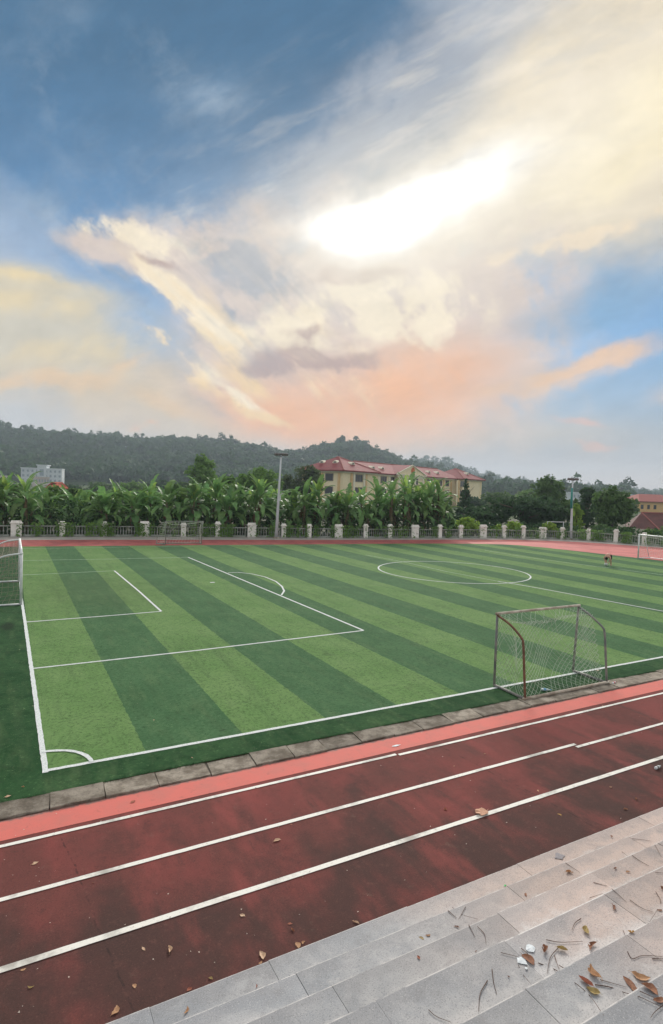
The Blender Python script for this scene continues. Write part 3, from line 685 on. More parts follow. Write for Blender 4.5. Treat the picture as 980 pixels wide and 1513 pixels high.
def big_goal(label, loc, rz, h, width, depth, depth_top, netm, lo=.9):
    """goal mouth along local y from 0 to width, rear towards -x"""
    g = tag(empty('goal', loc, rz), label, 'goal'); r = .055; T = Vector((0,0,h-r))
    for y in (0, width):
        MB().tube([(0,y,0),(0,y,h)], r, 10).build('post', M_white, g, True)
        MB().tube([(0,y,r*.7),(-depth,y,r*.7)], r*.7, 8).build('side_ground_bar', M_white, g, True)
        MB().tube(curve_pts([(0,y,h-r),(-depth_top*.6,y,h-r-.08),(-depth_top,y,h-.30)], 4), r*.6, 8).build('top_stay', M_white, g, True)
        MB().tube([(-depth_top,y,h-.30),(-depth,y,r*.7)], r*.6, 8).build('rear_stay', M_white, g, True)
    MB().tube([(0,-r,h-r),(0,width+r,h-r)], r, 10).build('crossbar', M_white, g, True)
    MB().tube([(-depth,0,r*.7),(-depth,width,r*.7)], r*.7, 8).build('rear_ground_bar', M_white, g, True)
    nb = MB()
    net_panel(nb, (-depth,0,.05), (-depth,width,.05), (-depth_top,width,h-.30), (-depth_top,0,h-.30), 30, 12, .005, (.3,0,-.1), 2)
    net_panel(nb, (-depth_top,0,h-.30), (-depth_top,width,h-.30), (0,width,h-r), (0,0,h-r), 30, 4, .005, (0,0,-.2), 3)
    for y in (0, width): net_panel(nb, (0,y,.05), (-depth,y,.05), (-depth_top,y,h-.30), (0,y,h-r), 8, 11, .005, (.1,0,0), 5)
    nb.build('net', netm, g, kind='stuff')
    return g
pn = G(31, 894, .03); pf = G(28.5, 859.5, .03)
big_goal('white football goal with net standing on the goal line beside the corner arc', (pn.x, pn.y, .03), atan2(-(pf.x-pn.x), pf.y-pn.y), 2.22, (pf-pn).length, 1.9, .95, M_net2)
pr_ = G(943, 825.3, .03)
big_goal('white football goal in front of the bright red apron past the bending person', (pr_.x, pr_.y, .03), pi, 2.15, 6.0, 1.6, .8, M_net)

# ------------------------------------------------------------------ floodlight poles
def pole(label, base, top_px, D, wrap=False):
    t = PD(top_px[0], top_px[1], D); g = tag(empty('floodlight_pole', base), label, 'floodlight'); v = t - base; H = v.length
    def at(s): return v*s
    MB().box(-.28,-.28,-.05,.28,.28,.16,(.04,.04)).build('base_plate', M_conc, g)
    MB().tube([at(.01), at(.3), at(.62), at(1)], [.165, .14, .105, .07], 12).build('mast', M_steel, g, True)
    MB().box(.14,-.12,H*.45,.34,.12,H*.45+.5).build('switch_box', M_steel, g) if not wrap else None
    if wrap:
        w = MB().tube([at(.52)+Vector((-.05,.02,0)), at(.86)+Vector((-.045,.02,0))], [.15, .115], 10); w.build('teal_wrap', M_teal, g, True)
    T = at(1); ax = Vector((_r0.x, _r0.y, 0)); fw = Vector((-sin(YAW), -cos(YAW), 0))
    MB().tube([T-ax*.5-Vector((0,0,.05)), T+ax*.5-Vector((0,0,.05))], .035, 6).build('cross_arm', M_black, g)
    MB().tube([T-fw*.5-Vector((0,0,.16)), T+fw*.5-Vector((0,0,.16))], .035, 6).build('cross_arm', M_black, g)
    for s, f in ((-.50,.0),(-.25,.15),(.02,-.1),(.27,.15),(.52,.0)):
        c = T + ax*s + fw*(.1+f); mb = MB(); dn = Vector((fw.x, fw.y, -.75)).normalized(); sd_ = ax if abs(s) > .1 else ax; upv = sd_.cross(dn)
        q = [c+sd_*a*.17+upv*b*.13 for a, b in ((-1,-1),(1,-1),(1,1),(-1,1))]; q2 = [c-dn*.2+sd_*a*.10+upv*b*.08 for a, b in ((-1,-1),(1,-1),(1,1),(-1,1))]
        n = 0; mb.v = [tuple(p) for p in q+q2]; mb.f = [(0,1,2,3),(7,6,5,4),(0,4,5,1),(1,5,6,2),(2,6,7,3),(3,7,4,0)]
        lh = mb.build('lamp_head', M_black, g)
        MB().poly([p+dn*.006+(c-p)*.12 for p in q]).build('lens', M_glass, lh)
    return g
b1 = G(408, 795.6); pole('tall grey floodlight pole standing among the banana plants by the fence', b1, (415.6, 672), (b1-CAM).x*sin(YAW)+(b1-CAM).y*cos(YAW))
b2 = G(843.8, 797.6); pole('pale floodlight pole with a teal strip up its side', b2, (846.6, 708.5), (b2-CAM).x*sin(YAW)+(b2-CAM).y*cos(YAW), True)

# ------------------------------------------------------------------ banana plants
def banana_leaf(seed, L, w, droop, dead=False):
    rs = random.Random(seed); n = 12; mb = MB(); x = z = 0.0; ang = 0.0; rows = []
    for i in range(n+1):
        s = i/n
        half = 0.03 if s < .12 else w*max(.02, (sin(pi*min(1, (s-.10)/.92)**.75))**.6)
        tear_l = 1-rs.random()*.55*(rs.random() < .45); tear_r = 1-rs.random()*.55*(rs.random() < .45)
        fold = .35 if not dead else -.8
        nx, nz = -sin(ang), cos(ang)
        c = Vector((x, 0, z))
        rows.append((c + Vector((nx, 0, nz))*half*fold*tear_l + Vector((0, half*tear_l, 0)), c, c + Vector((nx, 0, nz))*half*fold*tear_r - Vector((0, half*tear_r, 0))))
        ang -= droop*(.35+1.5*s)/n; x += cos(ang)*L/n; z += sin(ang)*L/n
    for i in range(n):
        gap = .0 if rs.random() < .6 else rs.uniform(.1, .4)
        a, b = rows[i], rows[i+1]
        mb.quad(a[0], a[1], b[1], b[0]+(a[0]-b[0])*gap); mb.quad(a[1], a[2], b[2]+(a[2]-b[2])*gap, b[1])
    return mb
BL = [banana_leaf(i, 2.55, .31, .8+.38*i).mesh('leaf', M_ban) for i in range(5)]
BY = [banana_leaf(20+i, 1.9, .26, .25+.2*i).mesh('leaf', M_bany) for i in range(2)]
BD = [banana_leaf(30+i, 1.6, .16, .6, True).mesh('leaf', M_band) for i in range(2)]
BSTEM = [MB().tube(curve_pts([(0,0,0),(.05*k,.03,.9),(.02,.06*k,1.8),(.1*k,.0,2.6)],2), [.17,.165,.16,.145,.12,.10,.08], 8).mesh('stem', M_bstem, True) for k in (-1, 1, .4)]
FD = sorted((490+F_PX*((p-CAM).dot(_r))/((p-CAM).dot(_f)), (p-CAM).x*sin(YAW)+(p-CAM).y*cos(YAW)) for p in FP)
def banana(px, D, top, seed, label, nst=2, spread=.7):
    rs = random.Random(seed); D = np.interp(px, [a for a, _ in FD], [b for _, b in FD]) + (D-58.6); b = PD(px, 760, D); ztop = PD(px, top, D).z
    g = tag(empty('banana_plant', (b.x, b.y, 0)), label, 'banana plant', 'banana plants behind the fence')
    young = 0; dead = 0
    for s in range(nst):
        an = rs.uniform(0, 6.28); off = Vector((cos(an), sin(an), 0))*(spread*(s > 0)*rs.uniform(.6, 1.2))
        H = (ztop - 1.35)*(1 if s == 0 else rs.uniform(.55, .9)); sc = H/2.6
        si = rs.randrange(3)
        link('stem', BSTEM[si], g, off, (0, 0, rs.uniform(0, 6)), (1.0, 1.0, sc))
        nl = rs.randint(12, 15); a0 = rs.uniform(0, 6.28)
        for k in range(nl):
            t = k/nl; pit = R(80 - 88*t + rs.uniform(-12, 12)); z = H*(1 - .30*t) - .05
            size = rs.uniform(.85, 1.15)*(.95 if s else 1.05)
            me = rs.choice(BL[:3] if t < .4 else BL[1:])
            link('leaf', me, g, off+Vector((0,0,z)), (rs.uniform(-.3,.3), -pit, a0 + k*2.4 + rs.uniform(-.3,.3)), (size, size*rs.uniform(.9,1.2), size))
        ny = rs.randint(0, 3); young += ny; nd = rs.randint(2, 5); dead += nd
        for k in range(ny): link('leaf', rs.choice(BY), g, off+Vector((0,0,H-.05)), (0, -R(rs.uniform(62, 88)), rs.uniform(0, 6.28)))
        for k in range(nd): link('leaf', rs.choice(BD), g, off+Vector((0,0,H*rs.uniform(.7,.9))), (rs.uniform(-.4,.4), R(rs.uniform(50,80)), rs.uniform(0, 6.28)))
    g['label'] = ('three-stemmed' if nst == 3 else 'two-stemmed') + ' banana plant behind the fence ' + ('with several bright young upright leaves' if young > 2 else 'with a bright young upright leaf' if young else 'with only dark mature leaves')
    return g
BLAB = 'broad-leaved green banana plant growing behind the white fence'
bp = [(8,62,706),(38,60,704),(66,63,722),(150,60,722),(172,61,716),(196,60,720),(222,62,712),(246,60,709),(268,61,716),(292,60,704),(318,61,709),(340,60,715),(356,62,708),(384,60,712),(398,61.5,724),(432,61,722),(450,60,716),(470,61,712),(492,62,722),(514,60,722),(534,61,716),(556,62,712),(578,60,707),(598,61,708),(618,62,712),(634,61.5,708),(648,62,714),(606,64,706),(110,64,728),(560,64,724),(-25,61,712),(640,64,708)] + [(p_, 64.5, t_) for p_, t_ in ((50,716),(128,730),(186,726),(232,720),(306,716),(348,722),(410,716),(462,724),(524,718),(588,716))]
for i, (px, D, top) in enumerate(bp): banana(px, D+rnd.uniform(-.3,.3), top+4+rnd.uniform(-6, 8), 100+i, BLAB, 3 if i % 3 == 0 else 2)

# ------------------------------------------------------------------ trees
def tree(name, label, cat, px, D, top, wpx, mt, seed, n=2600, size=.22, crown_low=.25, flat=False, cone=False, group=None, shrub=False, base=None):
    rs = random.Random(seed); b = PD(px, 760, D) ; zt = PD(px, top, D).z; rw = wpx/F_PX*D/2
    g = tag(empty(name, (b.x, b.y, -.02)), label, cat, group); lobes = []
    zl = zt*crown_low; ch = zt - zl
    if cone:
        for i in range(9):
            s = i/8; z = zl + ch*s; r = rw*(1.05-s)+.12
            for a in range(5):
                an = a*1.256+i*.7; lobes.append((cos(an)*r*.55, sin(an)*r*.55, z, r*.5, r*.5, ch*.075))
    else:
        nl = 13 if not shrub else 8
        for i in range(nl):
            an = rs.uniform(0, 6.28); u = rs.random(); hh = (rs.random()**.8)
            prof = sqrt(max(.06, 1-(2*hh-.85)**2)) if not flat else (.5+.5*hh)
            rr = rw*prof*rs.uniform(.35, .72); lr = rw*rs.uniform(.30, .46)*(1 if not flat else .8)
            lz = lr*(rs.uniform(.7, 1.0) if not flat else .42)
            lobes.append((cos(an)*rr, sin(an)*rr, min(zt-lz, zl+lz*.6+hh*(ch-lz*1.3)), lr, lr, lz))
        lobes.append((0, 0, zl+ch*.5, rw*.62, rw*.62, ch*.40)); lobes.append((rs.uniform(-.2,.2)*rw, 0, zt-ch*.2, rw*.42, rw*.42, ch*.2))
    V, F = crown_np(lobes, n, size, seed)
    link('crown', np_mesh('crown', V, F, mt), g)
    mb = MB(); r0 = max(.06, rw*.07) if not shrub else .04
    mb.tube([(0,0,0),(rs.uniform(-.1,.1),0,zt*.3),(rs.uniform(-.2,.2),.1,zt*.6),(0,0,zt*.88)], [r0, r0*.8, r0*.5, r0*.15], 7)
    for i in range(5):
        an = i*1.3+rs.random(); z0 = zt*rs.uniform(.25,.6)
        mb.tube([(0,0,z0),(cos(an)*rw*.35,sin(an)*rw*.35,z0+ch*.18),(cos(an)*rw*.7,sin(an)*rw*.7,z0+ch*.3)], [r0*.5, r0*.3, r0*.1], 5)
    mb.build('trunk', M_bark, g, True)
    return g
tree('conical_tree', 'tall fresh green tree rising above the banana plants beneath the ridge', 'tree', 296, 122, 671, 58, M_lfb, 1, 4200, .32)
tree('leafy_tree', 'light green leafy tree behind the banana plants beside the floodlight pole', 'tree', 384, 105, 692, 74, M_lfb, 2, 4200, .28)
tree('leafy_tree', 'low bright green tree between the tall fresh green tree and floodlight pole', 'tree', 338, 98, 702, 52, M_lfb, 3, 3000, .27)
tree('olive_tree', 'dark olive round tree hiding the left end of the yellow building', 'tree', 452, 128, 687, 66, M_lfo, 4, 4600, .3)
tree('olive_tree', 'small dark olive tree between floodlight pole and round olive tree', 'tree', 425, 120, 699, 34, M_lfo, 44, 2400, .28)
for i, (px, D, top, w) in enumerate([(80,72,716,56),(112,68,722,50),(142,70,719,46),(176,72,722,50),(215,74,718,52),(258,76,714,48),(330,80,712,46),(20,80,716,60)]):
    tree('leafy_shrub', ['tall bright green','tall mid green'][i % 2] + ' shrub growing thick behind the banana plants', 'shrub', px, D, top, w, [M_lfb, M_lf][i % 2], 10+i, 2600, .24, .1, group='tall shrubs behind the banana plants')
for i, (px, D, top, w) in enumerate([(8,170,716,60),(60,210,721,50),(105,190,716,54),(150,230,713,52),(195,200,712,58),(240,240,708,50),(270,180,712,50),(320,210,706,56),(355,170,708,44),(735,190,727,60),(775,220,722,50),(700,170,735,50),(925,170,738,40),(650,150,728,40)]):
    tree('valley_tree', ['mid green','bright green','dark green'][i % 3] + ' rounded tree in the valley below the wooded hill', 'tree', px, D, top, w, [M_lf, M_lfb, M_lfd][i % 3], 130+i, 2200, .45, .1, group='trees in the valley')
tree('domed_tree', 'domed green tree rising behind the wide dark tree near floodlight pole', 'tree', 812, 112, 704, 68, M_lf, 30, 4600, .3, .2)
tree('spreading_tree', 'wide dark layered tree spreading behind the yellow-green bushes', 'tree', 772, 82, 732, 118, M_lfd, 31, 5200, .25, .25, True)
tree('spreading_tree', 'low dark layered tree in front of the small conifer', 'tree', 702, 80, 747, 80, M_lfd, 32, 3600, .24, .15, True)
tree('conifer', 'small dark tiered conifer standing before the yellow building', 'conifer', 687, 100, 711, 34, M_lfd, 33, 3600, .24, .05, cone=True)
for i, (px, D, top, w, mt) in enumerate([(735,90,738,64,M_lfd),(800,98,733,60,M_lfd),(845,100,738,46,M_lf),(655,92,744,36,M_lf),(890,100,732,50,M_lfd)]):
    tree('leafy_tree', ('dark' if mt is M_lfd else 'mid') + ' green leafy tree in the thick row behind the fence bushes', 'tree', px, D, top, w, mt, 160+i, 3200, .28, .05, group='leafy trees behind the bushes')
tree('round_tree', 'big round green tree behind the fence beside the dark tiled roof', 'tree', 905, 84, 721, 74, M_lf, 34, 6500, .26, .03)
tree('round_tree', 'dark green tree squeezed between the floodlight pole and big round tree', 'tree', 868, 92, 719, 44, M_lfd, 35, 3600, .26, .05)
tree('young_tree', 'young yellow-green tree just behind the teal-striped floodlight pole', 'tree', 853, 78, 744, 26, M_lfy, 36, 1500, .2, .1)
tree('round_tree', 'dark rounded tree behind the fence between layered tree and pole', 'tree', 820, 80, 742, 50, M_lfd, 37, 3000, .25, .08)
for i, (px, top, w) in enumerate([(690,764,48),(738,775,26),(758,770,34),(814,771,32)]):
    D = np.interp(px, [a for a, _ in FD], [b for _, b in FD]) + 1.8
    tree('golden_bush', 'yellow-green bush poking above the white fence', 'bush', px, D, top, w, M_lfy, 50+i, 1500, .15, .1, group='yellow-green bushes along the fence', shrub=True)
for i, (px, D, top, w, mt) in enumerate([(668,70,768,30,M_lf),(715,76,770,44,M_lfd),(785,80,768,50,M_lfd),(840,82,772,40,M_lfd),(890,80,775,44,M_lf),(930,80,778,36,M_lf),(968,76,782,44,M_lfb),(995,78,776,40,M_lf),(650,76,752,40,M_lfd)]):
    tree('low_shrub', ('dark' if mt is M_lfd else 'bright' if mt is M_lfb else 'mid') + ' green low shrub filling the gap behind the fence', 'shrub', px, D, top, w, mt, 70+i, 1500, .2, .05, group='low shrubs behind the fence', shrub=True)

# undergrowth in the shade of the banana plants and creepers along the fence
def undergrowth():
    rs = np.random.RandomState(5); P = []; Nn = []; S = []
    for i in range(len(FP)-1):
        a, b = FP[i], FP[i+1]; L = (b-a).length; away = Vector((-(b-a).y, (b-a).x, 0)).normalized()
        if away.dot(a-CAM) < 0: away = -away
        right = i >= 16
        n = int(L*(170 if not right else 90))
        for _ in range(n):
            t = rs.rand(); dd = rs.uniform(.35, 5.5) if not right else rs.uniform(.3, 4)
            h = rs.rand()**1.2*(1.1 + min(dd, 3.0)*.7) if not right else rs.rand()**1.1*(1.0+.25*dd)*.9
            p = a + (b-a)*t + away*dd; P.append((p.x, p.y, .05+h)); v = rs.normal(size=3)+[0,0,.6]; Nn.append(v/np.linalg.norm(v)); S.append(rs.uniform(.10,.26))
    V, F = quadcloud(np.array(P), np.array(Nn), np.array(S), 1.1, 3)
    o = link('undergrowth', np_mesh('undergrowth', V, F, M_lfd), None, kind='stuff'); tag(o, 'dense dark undergrowth along the back of the white fence', 'undergrowth')
    # creeper leaves lying over parts of the rails
    P = []; Nn = []; S = []
    for i, dens in [(2,200),(3,330),(4,360),(5,150),(6,240),(7,260),(8,120),(9,260),(10,120),(11,230),(12,120),(13,160),(14,110),(15,90),(16,70),(17,60),(18,90),(19,90),(20,120),(21,160),(22,200),(23,200),(24,160)]:
        a, b = FP[i], FP[i+1]; fw = (CAM-a); fw.z = 0; fw.normalize()
        cl = rs.rand(4)
        for _ in range(int((b-a).length*dens*.6)):
            t = (cl[rs.randint(len(cl))] + rs.normal()*.07) % 1.0; p = a+(b-a)*t + fw*rs.uniform(-.15,.3); P.append((p.x, p.y, .08+rs.rand()**1.2*1.25)); v = rs.normal(size=3)*.7+[fw.x,fw.y,.5]; Nn.append(v/np.linalg.norm(v)); S.append(rs.uniform(.05,.13))
    V, F = quadcloud(np.array(P), np.array(Nn), np.array(S), 1.1, 4)
    o = link('creeper', np_mesh('creeper', V, F, M_lfb), None, kind='stuff'); tag(o, 'green creeper leaves trailing over the fence rails', 'creeper')
undergrowth()

# ------------------------------------------------------------------ hills and forest
def interp(tab, x):
    if x <= tab[0][0]: return tab[0][1]
    for (a, ya), (b, yb) in zip(tab, tab[1:]):
        if x <= b: return ya + (yb-ya)*(x-a)/(b-a)
    return tab[-1][1]
RA = [(-400,640),(-200,628),(0,636),(60,641),(130,646),(200,654),(240,654),(300,653),(340,657),(380,665),(410,671),(450,673),(475,664),(500,657),(530,658),(555,669),(590,684),(650,697),(720,716),(800,735),(900,748)]
RB = [(-400,700),(300,700),(480,690),(560,684),(600,684),(625,681),(654,685),(677,692),(712,706),(730,704),(756,713),(776,715),(815,719),(852,721),(888,720),(910,726),(945,729),(980,733),(1100,733),(1300,725),(1500,730)]
def hill(tab, Dr, name, seed, th, n_tree, tsize, x0, x1, D0):
    """ridge seen along tab at depth Dr; slopes down to D0 in front"""
    rs = np.random.RandomState(seed); mb = MB(); cols = []
    pxs = np.arange(x0, x1+1, 14.0); prof = [(D0, 0), (.60, .10), (.72, .36), (.86, .80), (1.0, 1.0), (1.1, .85), (1.2, .4)]
    fr = [D0/Dr] + [p[0] for p in prof[1:]]
    hz = [0.0] + [p[1] for p in prof[1:]]
    for px in pxs:
        zr = max(1.0, PD(px, interp(tab, px), Dr).z - th); dirn = ray(px, 720); dirn = Vector((dirn.x, dirn.y, 0)); s = dirn.x*sin(YAW)+dirn.y*cos(YAW); dirn /= s
        col = []
        for f_, h_ in zip(fr, hz):
            p = Vector((CAM.x, CAM.y, 0)) + dirn*Dr*f_; col.append((p.x, p.y, h_*zr - (1.5 if h_ == 0 else 0)))
        cols.append(col)
    nr = len(fr)
    for c in cols: mb.v += c
    for i in range(len(cols)-1):
        for j in range(nr-1): mb.f.append((i*nr+j, (i+1)*nr+j, (i+1)*nr+j+1, i*nr+j+1))
    struct(mb.build(name, M_hill, None, True))
    # trees
    A = np.array(cols); Ps = []; Ns = []; Ss = []
    for t in range(n_tree):
        u = rs.rand()*(len(cols)-1.001); i = int(u); fu = u-i
        w = rs.rand()
        j = rs.choice(4, p=[.14,.28,.31,.27]) if w < .72 else nr-4
        fv = rs.rand() if w < .72 else (rs.uniform(.6, 1.0))
        p = (A[i, j]*(1-fu)+A[i+1, j]*fu)*(1-fv) + (A[i, j+1]*(1-fu)+A[i+1, j+1]*fu)*fv
        h = tsize*rs.uniform(.65, 1.35); r = h*rs.uniform(.38, .60); tall = rs.rand() < (.05 if w < .72 else .16)
        if tall: h *= rs.uniform(1.25, 1.7)
        n = 46; d = rs.normal(size=(n, 3)); d /= np.linalg.norm(d, axis=1, keepdims=True); d[:, 2] = np.where(d[:, 2] < -.3, -d[:, 2], d[:, 2])
        lob = rs.normal(size=(3, 3))*.35; q = d*rs.uniform(.55, 1, (n, 1))*.75 + lob[rs.randint(0, 3, n)]
        Ps.append(q*np.array([r, r, h*.36]) + p + np.array([0, 0, h*.62])); v = d + rs.normal(size=(n, 3))*.5; Ns.append(v/np.linalg.norm(v, axis=1, keepdims=True)); Ss.append(rs.uniform(.6, 1.2, n)*r*.40)
    V, F = quadcloud(np.concatenate(Ps), np.concatenate(Ns), np.concatenate(Ss), 1.0, seed)
    return np_mesh('forest', V, F, M_for)
me = hill(RA, 900, 'near_hill', 1, 8, 8200, 11, -330, 930, 455)
tag(link('forest', me, None, kind='stuff'), 'dark wooded hill forest covering the long ridge behind the banana plants', 'forest')
me = hill(RB, 1650, 'far_hill', 2, 10, 3000, 15, 330, 1330, 850)
tag(link('forest', me, None, kind='stuff'), 'hazy far forest on the low ridge beyond the yellow building', 'forest')

# ------------------------------------------------------------------ yellow building with red roof
def plane_x(px, py, O, ux):
    """distance along a facade through O with unit direction ux seen at pixel column px"""
    d = ray(px, py); dx, dy = d.x, d.y; ex, ey = O.x-CAM.x, O.y-CAM.y
    det = dx*(-ux.y) - (-ux.x)*dy
    t = (ex*(-ux.y) - (-ux.x)*ey)/det
    return ((CAM.x+dx*t-O.x)*ux.x + (CAM.y+dy*t-O.y)*ux.y)
def window(parent, x0, x1, z0, z1, y, frame=M_frame, pane=M_win, mull=1, rot=None, dpt=.12):
    """window on the wall plane y=const facing -y; recessed pane inside a proud frame"""
    fr = MB(); t = .14
    for a, b, c, d in ((x0-t, x1+t, z0-t, z0), (x0-t, x1+t, z1, z1+t), (x0-t, x0, z0, z1), (x1, x1+t, z0, z1)): fr.box(a, y-dpt, c, b, y+.02, d)
    for i in range(mull):
        xm = x0+(x1-x0)*(i+1)/(mull+1); fr.box(xm-.05, y-dpt*.6, z0, xm+.05, y+.02, z1)
    w = fr.build('window', frame, parent)
    MB().quad((x0, y-.03, z0), (x1, y-.03, z0), (x1, y-.03, z1), (x0, y-.03, z1)).build('pane', pane, w)
    return w
def hip(mb, x0, x1, y0, y1, ze, zr, rx0, rx1, ry0, ry1):
    """hip roof: eaves rectangle, ridge from (rx0,ry0) to (rx1,ry1)"""
    a, b, c, d = (x0,y0,ze),(x1,y0,ze),(x1,y1,ze),(x0,y1,ze); r0, r1 = (rx0,ry0,zr),(rx1,ry1,zr)
    if abs(rx1-rx0) >= abs(ry1-ry0): mb.quad(a,b,r1,r0); mb.tri(b,c,r1); mb.quad(c,d,r0,r1); mb.tri(d,a,r0)
    else: mb.tri(a,b,r0); mb.quad(b,c,r1,r0); mb.tri(c,d,r1); mb.quad(d,a,r0,r1)
    mb.box(x0, y0, ze-.28, x1, y1, ze-.002)
    return mb
def main_building():
    A = PD(507, 700, 150); B = PD(712, 706, 218); A.z = B.z = 0
    ux = (B-A).normalized(); L = (B-A).length; rz = atan2(ux.y, ux.x)
    g = tag(empty('office_building', (A.x, A.y, 0), rz), 'long yellow building with red hipped roof and emblem on its gable', 'building')
    X = lambda px, dy=0: plane_x(px, 705, A + Vector((-ux.y, ux.x, 0))*dy, ux)
    ze, zr = 9.75, 13.0; PJ = 2.6      # pavilions stand PJ proud of the middle wall
    xl, xr = X(555), X(674, PJ)
    side = Vector((-ux.y, ux.x, 0))
    # length of the left end wall from its far corner in the picture
    dep = abs(plane_x(470, 700, A, side)); dep = min(max(dep, 14), 30)
    MB().box(0, 0, -.5, xl, dep, ze-.3).build('wall', M_cream, g)
    MB().box(xl+.01, PJ, -.5, xr-.01, PJ+13, ze-.3).build('wall', M_cream, g)
    MB().box(xr, 0, -.5, L, dep, ze-.3).build('wall', M_cream, g)
    p0, p1 = X(588, PJ-1.2), X(627, PJ-1.2); pc = (p0+p1)/2
    MB().box(p0, PJ-1.2, -.5, p1, PJ-.01, ze-.05).build('portico_wall', M_cream, g)
    pd = MB(); ha = 2.9; yb = PJ+5
    pd.v += [(p0-.8,PJ-1.3,ze),(p1+.8,PJ-1.3,ze),(pc,PJ-1.3,ze+ha),(p0-.8,PJ-.9,ze),(p1+.8,PJ-.9,ze),(pc,PJ-.9,ze+ha)]; pd.f += [(0,1,2),(5,4,3),(0,3,4,1),(1,4,5,2),(2,5,3,0)]
    pm = pd.build('pediment', M_cream, g)
    tr = MB(); tr.tube([(p0-.9,PJ-1.45,ze+.1),(pc,PJ-1.45,ze+ha+.12)], .2, 4); tr.tube([(p1+.9,PJ-1.45,ze+.1),(pc,PJ-1.45,ze+ha+.12)], .2, 4); tr.box(p0-1,PJ-1.6,ze-.25,p1+1,PJ-1.25,ze+.12)
    tr.build('cornice', M_trim, pm)
    ex = X(610.3, PJ-1.4); ez = ze+1.35
    n = 18; em = MB(); em.v = [(ex+1.0*cos(2*pi*i/n), PJ-1.40, ez+1.0*sin(2*pi*i/n)) for i in range(n)]+[(ex+1.0*cos(2*pi*i/n), PJ-1.30, ez+1.0*sin(2*pi*i/n)) for i in range(n)]
    em.f = [tuple(range(n))[::-1]]+[(i,(i+1)%n,n+(i+1)%n,n+i) for i in range(n)]
    eo = em.build('emblem', M_emr, pm)
    s5 = [(ex+(.42 if i % 2 == 0 else .17)*sin(i*pi/5), PJ-1.43, ez+.18+(.42 if i % 2 == 0 else .17)*cos(i*pi/5)) for i in range(10)]
    MB().poly(s5).build('star', M_emg, eo)
    rg = MB()
    for i in range(28):
        a = pi*.62+i*2*pi*.88/27 - .2; a2 = a+.13
        if .38*pi < (a % (2*pi)) < .62*pi: continue
        rg.quad((ex+.82*cos(a),PJ-1.42,ez+.82*sin(a)),(ex+1.06*cos(a),PJ-1.42,ez+1.06*sin(a)),(ex+1.06*cos(a2),PJ-1.42,ez+1.06*sin(a2)),(ex+.82*cos(a2),PJ-1.42,ez+.82*sin(a2)))
    rg.build('wreath', M_emg, eo)
    # roofs
    ov = 1.1; r = MB()
    hip(r, -ov, xl+ov, -ov, dep+ov, ze, zr+.5, xl*.45, xl*.45, 6.5, dep-6.5); rf = r.build('roof', M_roof, g)
    r = MB(); hip(r, xr-ov, L+ov, -ov, dep+ov, ze+.003, zr+.5, (xr+L)/2, (xr+L)/2, 6.5, dep-6.5); rf2 = r.build('roof', M_roof, g)
    r = MB(); hip(r, xl-3, xr+3, PJ-ov*.8, PJ+13+ov, ze-.02, zr, xl+2, xr-2, PJ+6.5, PJ+6.5); rf3 = r.build('roof', M_roof, g)
    r = MB(); r.quad((p0-.9,PJ-1.5,ze+.1),(pc,PJ-1.5,ze+ha+.2),(pc,PJ+6,ze+ha+.2),(p0-.9,PJ+2,ze+.1)); r.quad((pc,PJ-1.5,ze+ha+.2),(p1+.9,PJ-1.5,ze+.1),(p1+.9,PJ+2,ze+.1),(pc,PJ+6,ze+ha+.2)); r.build('roof', M_roof, g)
    for (x0, x1, xc, par) in ((-ov, xl+ov, xl*.45, rf), (xr-ov, L+ov, (xr+L)/2, rf2)):
        for xe in (x0, x1): MB().tube([(xe, -ov, ze+.02), (xc, 6.5, zr+.52)], .16, 5).build('ridge_tiles', M_ridge, par)
        MB().tube([(xc, 6.5, zr+.52), (xc, dep-6.5, zr+.52)], .16, 5).build('ridge_tiles', M_ridge, par)
    MB().tube([(xl+2, PJ+6.5, zr+.02), (xr-2, PJ+6.5, zr+.02)], .16, 5).build('ridge_tiles', M_ridge, rf3)
    # gutters and bands
    def band(x0, x1, y, z, h=.35, d=.5, m=M_trim): MB().box(x0, y-d, z, x1, y-.004, z+h).build('cornice', m, g)
    band(-.4, xl+.4, 0, ze-.66); band(xl+.45, p0-1.05, PJ, ze-.66); band(p1+1.05, xr-.45, PJ, ze-.66); band(xr-.4, L+.4, 0, ze-.66)
    MB().box(-.5, -.4, ze-.655, -.004, dep+.3, ze-.3).build('cornice', M_trim, g)
    band(p0-.3, p1+.3, PJ-1.2, ze-.95, .5, .25)
    # pilasters
    def pil(x, y, w=.7, m=M_creamd): MB().box(x-w/2, y-.22, -.5, x+w/2, y-.003, ze-.67).build('pilaster', m, g)
    for px in (519.5, 523, 538, 541): pil(X(px), 0, .8, M_creamd if px in (519.5, 541) else M_trim)
    for px in (508.2, 553.8): pil(X(px), 0, .9, M_cream)
    for px in (559.5, 575, 587): pil(X(px, PJ), PJ, .8, M_trim)
    for px in (590, 601.3, 613.4, 625): pil(X(px, PJ-1.2), PJ-1.2, .8, M_trim)
    for px in (629, 642, 656, 667): pil(X(px, PJ), PJ, .9, M_creamd)
    for px in (678.5, 691.5): pil(X(px), 0, .9, M_creamd)
    for px in (676, 711): pil(X(px), 0, .9, M_cream)
    # windows: three storeys
    for zt in (8.75, 5.35, 1.95):
        for px0, px1, y in ((525,535.5,0),(563,571,PJ),(578,585.5,PJ),(597,600,PJ-1.2),(603,611.6,PJ-1.2),(615,617.6,PJ-1.2),(631,638.7,PJ),(646,653.2,PJ),(659,663.5,PJ),(681,689,0)):
            window(g, X(px0, y), X(px1, y), zt-1.75, zt, y, mull=2 if px1-px0 > 5 else 0)
